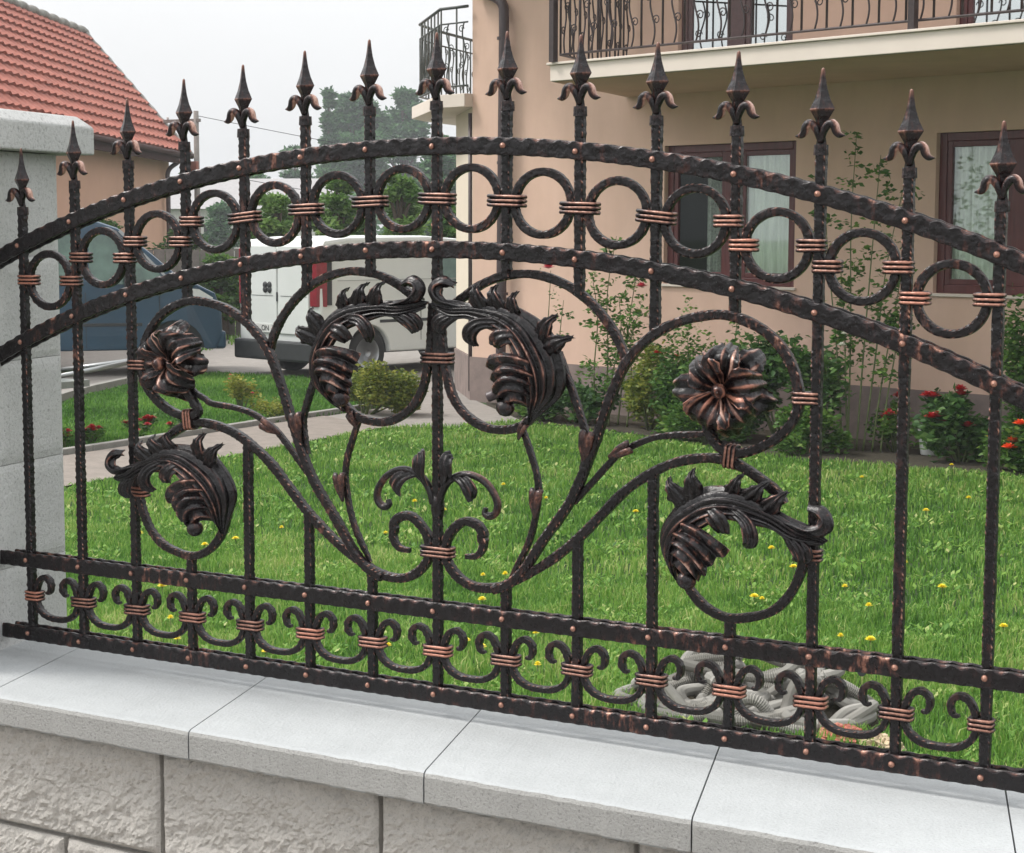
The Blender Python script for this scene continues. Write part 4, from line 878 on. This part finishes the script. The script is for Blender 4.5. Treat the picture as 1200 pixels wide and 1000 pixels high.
# blue van: side on, nose to the right, partly behind the pillar
bang = math.radians(29.97 + 17); HX = Vector((math.cos(bang), math.sin(bang))); LY = Vector((-HX.y, HX.x))
bw = Vector((-14.33, 16.28)); BWW = .86; bo = bw - HX * 3.72 + LY * (BWW - .02)
bv = thing('blue_van', 'dark blue van seen side on beyond the pillar, windows showing green', 'van', (bo.x, bo.y, 0), bang)
low = arch_profile((.1, 4.25), [(.85, .32), (3.72, .32)], .40, .34)
prof = low + [(4.34, .50), (4.33, .85), (4.24, 1.08), (4.02, 1.19), (3.80, 1.27), (3.40, 1.62), (3.00, 1.93), (2.7, 2.03), (1.8, 2.08), (.4, 2.04), (.12, 1.9), (.02, 1.2), (.02, .5)]
m = MB(); car_body(m, prof, BWW, lambda z: .13 * max(0, z - 1.1), lambda x: .16 * max(0, x - 3.9)); m.build('body', BLUEP, bv, smooth=False, bevel=.015)
MB().box(.10, 4.1, -.76, .76, .36, .8).build('underbody', BLACKP, bv, smooth=False)
def side_pane(pts, nm, mt, par):
    m = MB(); y = lambda z: -(BWW - .13 * max(0, z - 1.1)); n = len(pts)
    m.add([(x, y(z) + .004, z) for x, z in pts] + [(x, y(z) - .005, z) for x, z in pts], [tuple(range(n))[::-1], tuple(range(n, 2 * n))] + [(i, (i + 1) % n, n + (i + 1) % n, n + i) for i in range(n)])
    return m.build(nm, mt, par, smooth=False)
side_pane([(2.62, 1.20), (3.62, 1.20), (3.36, 1.52), (3.02, 1.80), (2.62, 1.86)], 'side_window', CARWIN, bv)
side_pane([(1.25, 1.20), (2.50, 1.20), (2.50, 1.87), (1.25, 1.88)], 'side_window', CARWIN, bv)
side_pane([(.3, 1.20), (1.13, 1.20), (1.13, 1.88), (.4, 1.84)], 'side_window', CARWIN, bv)
SILV = simple('silver_trim', (.30, .31, .31), .3, .1, 10, metallic=.6)
side_pane([(3.66, 1.21), (3.70, 1.21), (3.04, 1.90), (3.00, 1.88)], 'window_trim', SILV, bv)
for xs in (2.56, 3.50): 
    m = MB(); m.box(xs, xs + .008, -BWW - .001, -BWW + .01, .38, 1.1); m.build('door_seam', BLACKP, bv, smooth=False)
MB().box(.15, 3.28, -BWW - .008, -BWW + .01, .66, .70).build('side_moulding', BLACKP, bv, smooth=False, bevel=.004)
MB().box(2.66, 2.82, -BWW - .02, -BWW + .01, .97, 1.0).build('door_handle', BLACKP, bv, smooth=False, bevel=.005)
side_pane([(3.96, .98), (4.16, .94), (4.20, 1.02), (4.02, 1.13), (3.92, 1.14)], 'headlight', CLEARLAMP, bv)
MB().box(4.1, 4.38, -.78, .78, .34, .58).build('bumper', BLUEP, bv, smooth=False, bevel=.04)
MB().box(3.05, 3.2, -1.02, -.86, 1.16, 1.32).build('wing_mirror', BLACKP, bv, smooth=False, bevel=.03)
text('ron', .17, bv, (2.28, -BWW - .003, .80), (math.pi / 2, 0, 0), simple('white_vinyl', (.8, .8, .8), .5))
for wx in (.85, 3.72):
    for sg in (-1, 1): wheel(bv, wx, sg * (BWW - .12), .32, .20, sg, 7)

# trailer whose drawbar shows beyond the pillar
tr = thing('small_trailer', 'small grey trailer with pale drawbar, mostly hidden behind the stone pillar', 'trailer', (-10.3, 9.78, 0), math.radians(45))
MB().box(-1.6, -.02, -.5, .5, .45, .85).build('box_body', simple('grey_sheet', (.16, .17, .18), .5), tr, smooth=False, bevel=.01)
MB().box(-1.62, .0, -.53, -.505, .60, .65).build('side_strip', SILV, tr, smooth=False)
MB().tube([(-.05, -.40, .60), (.86, -.02, .74)], .022, 8).build('drawbar', SILV, tr); MB().tube([(-.05, .40, .60), (.86, .02, .74)], .022, 8).build('drawbar', SILV, tr)
MB().prism([(0, -.34), (.36, 0), (0, .34)], .50, .56).build('gusset', simple('gusset_grey', (.25, .27, .25), .6), tr, smooth=False)
for sg in (-1, 1): wheel(tr, -.8, sg * .62, .28, .15, sg, 6)

# utility pole
up = thing('utility_pole', 'thin grey utility pole with crossarm beyond the tiled roof', 'pole', (-24.9, 29.5, 0))
MB().tube([(0, 0, 0), (0, 0, 4.5)], [.08, .055], 10).build('pole', WOODM, up)
MB().box(-.12, .12, -.16, -.075, 3.0, 3.40).build('junction_box', simple('rust_box', (.25, .09, .06), .8), up, smooth=False, bevel=.01)
MB().box(-.9, .1, -.04, .04, 4.26, 4.33).build('crossarm', WOODM, up, smooth=False)
for x in (-.8, -.4): MB().lathe([(4.33, .02), (4.36, .03), (4.39, .03), (4.40, .01)], 8, c=(x, 0, 0)).build('insulator', CLEARLAMP, up)
for k, (z0, dx, dz) in enumerate(((4.4, 20, -.6), (3.2, 19, 0))):
    P = [(t * dx, t * 9, z0 + dz * t - 1.2 * math.sin(math.pi * t)) for t in np.linspace(0, 1, 24)]
    MB().tube(P, .007, 5).build('wire', BLACKP, up)

# ------------------------------------------------------------------ plants
def leaves(m, C, size, out=None, droop=.3, rbase=.45, rvar=.25, aspect=.5, shade=None):
    """folded diamond leaves at points C"""
    C = np.array(C); n = len(C); d = rng.normal(size=(n, 3)); d[:, 2] = np.abs(d[:, 2]) * .5 - droop
    if out is not None: d += np.array(out) * 1.2
    d /= np.linalg.norm(d, axis=1)[:, None]; s = rng.normal(size=(n, 3)); s -= d * (s * d).sum(1)[:, None]; s /= np.linalg.norm(s, axis=1)[:, None]; nn = np.cross(d, s)
    L_ = size * rng.uniform(.6, 1.3, n)[:, None]; w = L_ * aspect
    r = np.clip(rng.normal(rbase, rvar, n), 0, 1)
    V = np.stack([C, C + d * L_ * .5 + s * w * .5 + nn * w * .18, C + d * L_, C + d * L_ * .5 - s * w * .5 + nn * w * .18], 1).reshape(-1, 3)
    b = len(m.v); m.v.extend(map(tuple, V.tolist())); m.f.extend([(b + 4 * i, b + 4 * i + 1, b + 4 * i + 2) for i in range(n)] + [(b + 4 * i, b + 4 * i + 2, b + 4 * i + 3) for i in range(n)])
    m.hi.extend([0.] * (4 * n)); m.rnd.extend(np.repeat(r, 4).tolist())

def blob(n, c, r, k=.35, lump=7):
    """points in the shell of a lumpy ellipsoid"""
    d = rng.normal(size=(n, 3)); d /= np.linalg.norm(d, axis=1)[:, None]; rad = (1 - k * rng.random(n) ** 1.4)
    ph = rng.uniform(0, 6, 3); lum = 1 + .16 * np.sin(d[:, 0] * lump + ph[0]) * np.sin(d[:, 1] * lump + ph[1]) + .12 * np.sin(d[:, 2] * lump * 1.3 + ph[2])
    return np.array(c) + d * np.array(r) * (rad * lum)[:, None]

def bush(name, label, loc, r, n, size, mt, cat='bush', group=None, clumps=9, rb=.45, blooms=None, parent_extra=None):
    t = thing(name, label, cat, (loc[0], loc[1], 0), 0, group); m = MB(); st = MB(); heads = []; n = int(n * 1.35)
    for k in range(clumps):
        a = rng.uniform(0, 2 * math.pi); q = math.sqrt(rng.random()) * .75; cz = rng.uniform(.3, .92) * r[2] * (1 - .35 * q)
        c = (math.cos(a) * q * r[0], math.sin(a) * q * r[1], cz); rr = rng.uniform(.24, .42)
        leaves(m, blob(n // clumps, c, (r[0] * rr, r[1] * rr, r[2] * rr * .9), .6), size, rbase=rb + rng.uniform(-.15, .15)); heads.append(c)
        st.tube([(c[0] * .2, c[1] * .2, 0), (c[0] * .6, c[1] * .6, c[2] * .55), c], [.012, .008, .004], 5)
    P = np.array(m.v); 
    m.build('foliage', mt, t); st.build('stem', STEM, t)
    if blooms:
        bm, cnt, bs, zmin = blooms
        for k in range(cnt):
            c = heads[rng.integers(len(heads))]; p = (c[0] + rng.normal(0, .12) * r[0], c[1] - r[1] * .35 * rng.random(), max(zmin, c[2] + r[2] * rng.uniform(.05, .3)))
            bloom(t, p, bs, bm)
    return t
def bloom(parent, p, s, mt):
    m = MB()
    for ly, (rr, h) in enumerate(((1, .25), (.7, .45), (.4, .6))):
        for k in range(5):
            a = 2 * math.pi * k / 5 + ly * .6; ca, sa = math.cos(a), math.sin(a); w = s * rr * .6
            m.add([(p[0], p[1], p[2]), (p[0] + ca * s * rr * .6 - sa * w, p[1] + sa * s * rr * .6 + ca * w, p[2] + s * h), (p[0] + ca * s * rr, p[1] + sa * s * rr, p[2] + s * h * 1.2), (p[0] + ca * s * rr * .6 + sa * w, p[1] + sa * s * rr * .6 - ca * w, p[2] + s * h)], [(0, 1, 2, 3)])
    return m.build('bloom', mt, parent)

def canes(name, label, loc, specs, mt, size, nl, cat='rose', spread=.06):
    """tall thin climbing canes with small leaves; specs: (dx, dy, height, lean)"""
    t = thing(name, label, cat, (loc[0], loc[1], 0)); m = MB()
    for dx, dy, h, lean, z0 in specs:
        P = catmull([(dx, dy, 0), (dx + lean * .3, dy, h * .35), (dx + lean * .6 + rng.normal(0, .03), dy + rng.normal(0, .03), h * .7), (dx + lean, dy, h)], 30)
        MB().tube(P, np.linspace(.010, .003, 30), 5).build('cane', STEM, t)
        nn = nl // 6; i = (rng.uniform(z0, 1, nn) * 29).astype(int); C_ = P[i] + rng.normal(0, spread, (nn, 3)) * np.array([1, .7, .8])
        for q, c in zip(i, C_): MB().tube([tuple(P[q]), tuple((P[q] + c) / 2 + np.array([0, 0, .01])), tuple(c)], .0025, 4) if False else None
        C_ = np.repeat(C_, 7, 0) + rng.normal(0, .022, (nn * 7, 3)); leaves(m, C_, size)
    m.build('foliage', mt, t); return t

bush('garden_bush', 'low leafy plant at the foot of the house beside the downpipe end', (-7.75, 13.95), (.42, .3, .34), 1500, .07, LEAF_MID)
bush('garden_bush', 'low dark plant in the bed below the big right hand acanthus leaf', (-7.05, 13.75), (.45, .3, .42), 1700, .07, LEAF_DARK)
bush('rose_bush', 'yellowish green rose bush with a few red flowers left of the iron flower', (-6.15, 13.55), (.55, .4, .78), 3600, .055, LEAF_YEL, 'rose bush', rb=.5, blooms=(RED, 6, .055, .4))
bush('garden_bush', 'dense green bush standing behind the right hand iron flower', (-5.35, 13.25), (.62, .4, .92), 4600, .06, LEAF_MID)
bush('garden_bush', 'dark glossy leafed bush between the iron flower and the second window', (-4.55, 13.0), (.60, .4, .98), 4600, .075, LEAF_DARK)
bush('garden_bush', 'low bright green plant at the lawn edge right of the dark bush', (-4.15, 12.55), (.50, .28, .40), 2200, .06, LEAF_MID)
bush('garden_bush', 'low green plant at the lawn edge below the iron flower', (-5.2, 12.85), (.55, .26, .36), 2000, .06, LEAF_MID)
bush('geranium', 'geranium with red flowers beside the pale bucket by the house plinth', (-2.85, 12.65), (.42, .3, .62), 2200, .08, LEAF_DARK, 'flower', blooms=(RED, 9, .075, .3))
bush('flower_clump', 'brownish flower clump with dull red blooms left of the bucket', (-3.55, 13.05), (.25, .25, .50), 900, .05, LEAF_MID, 'flower', blooms=(RED, 6, .07, .2))
bush('flower_clump', 'small leafy plant with orange red blooms at the right edge of the bed', (-2.2, 12.3), (.40, .3, .48), 1700, .07, LEAF_MID, 'flower', blooms=(ORANGE, 6, .07, .2))
bush('rose_bush', 'tall leafy rose at the right edge against the beige wall', (-2.35, 12.75), (.30, .25, 1.45), 2200, .06, LEAF_MID, 'rose bush')
bush('rose_bush', 'taller green rose tip rising over the iron flower with an orange bloom', (-5.65, 13.35), (.34, .3, 1.18), 1500, .05, LEAF_MID, 'rose bush')
t = bpy.context.scene.objects
c1 = canes('climbing_rose', 'thin climbing rose with green leaves on the beige wall above the scroll fork', (-6.75, 13.75), [(0, 0, 1.85, .12, .25), (.15, 0, 1.55, .2, .2), (-.1, 0, 1.5, -.05, .3), (.3, -.1, 1.2, .15, .2), (.1, -.1, 1.3, .1, .2)], LEAF_MID, .060, 280)
bloom(c1, (.42, -.05, 1.36), .07, PINK); bloom(c1, (-.02, -.1, .98), .03, PINK)
c2 = canes('climbing_rose', 'sparse rose cane with a pink bloom left on the wall', (-7.75, 14.1), [(.1, 0, 1.50, .1, .6), (.25, 0, 1.2, .1, .5)], LEAF_DARK, .05, 30)
bloom(c2, (.20, -.05, 1.52), .075, PINK)
c3 = canes('climbing_rose', 'single rose stem carrying a vivid orange bloom under the first window', (-5.35, 13.6), [(.0, 0, 1.22, .08, .6), (.2, 0, 1.0, .1, .5)], LEAF_MID, .05, 40)
bloom(c3, (.10, -.05, 1.28), .085, ORANGE)
c4 = canes('tall_rose_canes', 'tall slender leafy canes rising between the two windows', (-3.95, 12.95), [(-.05, 0, 2.45, -.22, .35), (.0, 0, 2.75, .02, .3), (.08, 0, 2.55, .16, .3), (.14, 0, 2.25, .3, .4), (.22, 0, 1.7, .25, .4), (.0, 0, 1.6, -.1, .4), (.3, 0, 1.3, .15, .5)], LEAF_MID, .062, 190, spread=.075)
bloom(c4, (-.02, -.15, .92), .045, WHITEF); bloom(c4, (.0, -.15, 1.02), .035, WHITEF)

bush('yellow_shrub', 'round yellow green shrub beside the path in front of the white van', (-9.35, 13.35), (.60, .5, .56), 6500, .05, LEAF_YEL, 'shrub', rb=.5, blooms=(ORANGE, 5, .02, .3))
bush('pale_shrub', 'small pale pinkish yellow shrub on the second lawn', (-10.6, 12.9), (.22, .2, .40), 800, .045, LEAF_YEL, 'shrub', rb=.85, blooms=(PINK, 6, .025, .2))
bush('yellow_shrub', 'tiny yellow green shrub by the path kerb', (-9.75, 12.4), (.20, .2, .26), 500, .04, LEAF_YEL, 'shrub', rb=.7)
for k, (x, y, l) in enumerate([(-10.0, 10.0, 'leftmost clump of red flowers in the second lawn by the path'), (-9.75, 10.35, 'clump of bright red flowers nearest the path, beside the third fence bar'), (-10.2, 10.9, 'red flower clump furthest from the path'), (-9.7, 10.9, 'red flower clump right of the third fence bar'), (-9.85, 9.5, 'red flower clump at the edge of the pillar')]):
    bush('red_flowers', l, (x, y), (.16, .16, .18), 160, .05, LEAF_MID, 'flower', 'red flower clumps', 5, blooms=(RED, 8, .045, .10))

# bucket
bk = thing('garden_bucket', 'pale grey bucket in the flower bed beside the red geranium', 'bucket', (-3.22, 13.0, 0))
MB().lathe([(0, .085), (.01, .09), (.20, .115), (.215, .12), (.22, .122), (.215, .113), (.03, .085)], 20).build('bucket_body', simple('pale_plastic', (.42, .43, .42), .6), bk)
MB().tube([(.118 * math.cos(a), 0, .215 + .08 * math.sin(a)) for a in np.linspace(0, math.pi, 14)], .004, 5).build('handle', SILV, bk)

# dandelions: the countable yellow flowers in the lawn
def dandelion_src():
    h = MB()
    for ly, (r, z) in enumerate(((.019, .050), (.015, .056), (.009, .060))):
        for k in range(10):
            a = 2 * math.pi * k / 10 + ly * .3; ca, sa = math.cos(a), math.sin(a); w = .0045
            h.add([(0, 0, .048), (ca * r * .7 - sa * w, sa * r * .7 + ca * w, z), (ca * r, sa * r, z + .002), (ca * r * .7 + sa * w, sa * r * .7 - ca * w, z)], [(0, 1, 2, 3)])
    return MB().tube([(0, 0, 0), (0, 0, .05)], .002, 5).mesh('stem', STEM), h.mesh('flower_head', YELLOW)
dst, dhd = dandelion_src()
dpts = [(1018, 712), (1020, 752), (1085, 600), (1104, 690), (1176, 735), (592, 676), (566, 676), (567, 687), (565, 705), (1057, 628), (893, 702), (884, 700), (985, 747), (904, 645), (990, 688), (630, 783), (564, 760), (545, 752), (628, 745), (200, 727), (208, 750), (190, 690), (164, 627), (240, 640), (276, 632), (700, 610), (745, 600), (1135, 585), (1115, 545), (1010, 560), (870, 615), (640, 585), (590, 570), (520, 600), (486, 590), (452, 625), (462, 610), (1160, 640), (930, 665), (1060, 660), (312, 765), (455, 757), (240, 790), (330, 620), (1140, 850), (820, 600)]
for (px, py) in dpts:      # pixel of the photograph -> point on the lawn
    d = RIGHT * ((px - 600) / 2150) - UP * ((py - 500) / 2150) + FWD; t_ = -(CAM.z - .05) / d.z; g = CAM + d * t_
    o = thing('dandelion', 'small yellow dandelion flower open in the green lawn', 'flower', (g.x, g.y, 0), random.uniform(0, 6), 'yellow dandelions in the lawn')
    s_ = random.uniform(.9, 1.5); o.scale = (s_, s_, random.uniform(1., 1.3))
    for nm, me in (('stem', dst), ('flower_head', dhd)):
        c = bpy.data.objects.new(nm, me); COL.objects.link(c); c.parent = o

# corrugated hoses behind the wall
def hose(label, seed, n, cx, cy, rx, ry, z0, z1, mt, r=.0245):
    q = np.random.default_rng(seed); pts = []; a = q.uniform(0, 6)
    for k in range(n):
        a += q.uniform(.5, 1.3) * (1 if q.random() > .18 else -1); rr = math.sqrt(q.uniform(.12, 1))
        pts.append((cx + rx * rr * math.cos(a), cy + ry * rr * math.sin(a), z0 + (z1 - z0) * q.random() * (1.15 - rr)))
    P, s = resample(catmull(pts, n * 24), .0042); R_ = np.where(np.arange(len(P)) % 2 == 0, r, r * .74)
    P[:, 2] = np.maximum(P[:, 2], r)
    o = MB(); o.tube(P, R_, 9); o = o.build('corrugated_hose', mt, None, smooth=False); return tag(o, label, 'hose')
hose('tangled pale grey corrugated hose at the left of the heap behind the wall', 3, 26, -1.50, 4.36, .34, .34, .0, .16, HOSEM)
hose('tangled pale grey corrugated hose in the middle of the heap behind the wall', 11, 34, -1.25, 4.34, .34, .42, .0, .24, HOSEM, .026)
hose('tangled pale grey corrugated hose at the right end of the heap behind the wall', 8, 26, -1.00, 4.36, .24, .38, .0, .20, HOSEM)
hose('pale hose looping over the top of the heap behind the wall', 15, 14, -1.38, 4.62, .36, .30, .12, .28, HOSEM, .025)
hose('thin dark corrugated hose lying among the pale ones', 21, 6, -1.05, 4.75, .30, .24, .05, .22, HOSED, .018)
sheet('bare_soil', [(-1.24 + .54 * math.cos(a), 4.36 + .40 * math.sin(a)) for a in np.linspace(0, 2 * math.pi, 25)[:-1]], -.004, SOIL)
# crumpled bag next to the hoses
def crumple(name, label, c, r, mt, seed, cat):
    m = MB(); G = []
    for i in range(22):
        th = math.pi * i / 21 * .5 + .02; row = []
        for j in range(41):
            ph = 2 * math.pi * j / 40; k = 1 + .35 * noise.fractal(Vector((math.cos(ph) * 2.2 + seed, math.sin(ph) * 2.2, th * 3)), 1., 2., 4)
            row.append((c[0] + r[0] * math.sin(th) * math.cos(ph) * k, c[1] + r[1] * math.sin(th) * math.sin(ph) * k, max(.0, r[2] * math.cos(th) * k)))
        G.append(row)
    m.grid(G); o = m.build(name, mt, None, smooth=False); return tag(o, label, cat)
crumple('crumpled_bag', 'crumpled orange red mesh bag at the right end of the hoses', (-.80, 4.10), (.11, .08, .06), simple('red_net', (.36, .12, .08), .6, .5, 60), 3, 'bag')
crumple('crumpled_cloth', 'pale tan crumpled cloth beside the orange red bag', (-.66, 4.08), (.09, .07, .05), simple('tan_cloth', (.42, .33, .22), .8, .3, 30), 9, 'cloth')

# ------------------------------------------------------------------ background trees
def tree(name, label, loc, h, crown, n, size, mt, clumps=38, trunk=.14, shape='round', cat='tree', rb=.45, group=None):
    t = thing(name, label, cat, (loc[0], loc[1], 0), 0, group); m = MB(); tk = MB()
    z0 = h * .16
    tk.tube([(0, 0, 0), (.05, 0, h * .4), (0, .05, h * .8)], [trunk, trunk * .7, trunk * .25], 8)
    for k in range(clumps):
        v = rng.random(); z = z0 + (h - z0) * (.06 + .90 * v)
        w = (1 - v) * .95 + .06 if shape == 'cone' else math.sqrt(max(.05, 1 - (2 * (v - .42)) ** 2 * .85))
        a = rng.uniform(0, 2 * math.pi); q = math.sqrt(rng.random()) * crown * w * .82; c = (math.cos(a) * q, math.sin(a) * q, z)
        rr = crown * rng.uniform(.26, .46) * (w * .55 + .45)
        leaves(m, blob(n // clumps, c, (rr, rr, rr * .75), .55), size, rbase=rb + rng.uniform(-.22, .22))
        tk.tube([(0, 0, z * .72), (c[0] * .55, c[1] * .55, z * .9), c], [trunk * .35, trunk * .2, .02], 5)
    m.build('crown', mt, t); tk.build('trunk', BARK, t); return t
def at(px, py, depth):      # point at a given distance along the view
    d = RIGHT * ((px - 600) / 2150) - UP * ((py - 500) / 2150) + FWD; return CAM + d * depth
def T(px, top, depth, crown_px, n, size, mt, label, **kw):
    p = at(px, top, depth); tree('tree', label, (p.x, p.y), p.z, crown_px / 2150 * depth, n, size, mt, **kw)
T(418, 112, 130, 64, 26000, .40, LEAF_FAR, 'large hazy green tree filling the sky between the middle spears', trunk=.5)
T(385, 100, 125, 26, 9000, .36, LEAF_FAR, 'pointed hazy tree top just left of the seventh fence bar', shape='cone', trunk=.2)
T(474, 104, 134, 42, 15000, .40, LEAF_FAR, 'hazy round tree top beside the corner balcony', trunk=.5)
T(345, 165, 120, 26, 6000, .36, LEAF_FAR, 'loose hazy tree with thin sprays reaching left', trunk=.2, clumps=14)
T(512, 160, 90, 44, 15000, .30, LEAF_FAR, 'dark tree under the corner balcony behind the white van', trunk=.25)
T(300, 205, 100, 36, 10000, .32, LEAF_FAR, 'hazy tree above the white van between fifth and sixth fence bars', trunk=.2)
T(258, 238, 80, 24, 7000, .22, LEAF_FAR, 'small blue green hazy tree seen through the fifth ring', trunk=.12)
T(325, 218, 30, 34, 14000, .10, LEAF_BRIGHT, 'bright green bushy tree behind the rear of the white van', rb=.55)
T(398, 205, 31, 36, 15000, .10, LEAF_BRIGHT, 'bright green round tree seen through the seventh ring', rb=.6)
T(468, 204, 31, 40, 15000, .10, LEAF_BRIGHT, 'bright green round tree seen through the eighth ring', rb=.55)
T(522, 230, 27, 36, 8000, .09, LEAF_DARK, 'dark green tree between the van and the house corner')
T(258, 296, 32, 30, 7000, .10, LEAF_MID, 'green bush tree between the blue van and the white van', rb=.4)
T(215, 268, 36, 40, 7000, .11, LEAF_MID, 'broad green tree behind the blue van windows', rb=.4)
T(130, 262, 34, 60, 8000, .11, LEAF_MID, 'green tree beyond the blue van seen through its glass', rb=.4)
# far houses in the haze
p = at(278, 330, 90); fh = thing('far_house', 'far pale house with grey roof low in the haze', 'house', (p.x, p.y, 0), math.radians(20))
MB().box(-5, 5, -3, 3, 0, 3.0).build('wall', simple('pale_wall', (.55, .52, .5), .9), fh, smooth=False)
MB().add([(-5.4, -3.4, 2.9), (5.4, -3.4, 2.9), (5.4, 3.4, 2.9), (-5.4, 3.4, 2.9), (-5.4, 0, 4.4), (5.4, 0, 4.4)], [(0, 1, 5, 4), (3, 4, 5, 2), (0, 4, 3), (1, 2, 5), (0, 3, 2, 1)]).build('roof', simple('grey_roof', (.3, .29, .29), .8), fh, smooth=False)
for x in (-3, 0, 3): MB().box(x - .6, x + .6, -3.03, -2.99, 1.0, 2.2).build('window', DARKROOM, fh, smooth=False)
# board fence behind the blue van
bf = thing('board_fence', 'weathered board fence behind the blue van', 'fence', (-22.6, 20.5, 0), math.radians(38))
for k in range(44):
    MB().box(k * .2 + .006, k * .2 + .194, 0, .025, .05, 1.55 + .03 * random.random()).build('board', WOODM, bf, smooth=False)
MB().box(0, 8.8, .026, .07, .4, .48).build('rail', WOODM, bf, smooth=False); MB().box(0, 8.8, .026, .07, 1.2, 1.28).build('rail', WOODM, bf, smooth=False)
# far tree line: one mass
m = MB()
for k in range(60):
    a = math.radians(-75 + k * 1.6 + rng.uniform(-.5, .5)); R_ = 120 + rng.uniform(-8, 8); h = rng.uniform(3.0, 5.5)
    c = (math.sin(a) * R_, math.cos(a) * R_, h * .5); leaves(m, blob(260, c, (3.2, 3.2, h * .55), .5), .7, rbase=.45)
tag(m.build('tree_line', LEAF_FAR, None), 'distant tree line along the horizon', 'trees', kind='stuff')

# ------------------------------------------------------------------ haze in the air
HZ = .0012
m, nt, p = mat('air_haze'); nt.nodes.remove(p); v = N(nt, 'ShaderNodeVolumePrincipled'); v.inputs['Density'].default_value = HZ; v.inputs['Color'].default_value = (.93, .96, 1, 1); v.inputs['Anisotropy'].default_value = .2
nt.links.new(v.outputs[0], nt.nodes['Material Output'].inputs['Volume'])
if HZ > 0:
    hz = MB().box(-310, 310, -310, 310, -1.05, 14).build('haze', m, None, smooth=False); hz['kind'] = 'stuff'
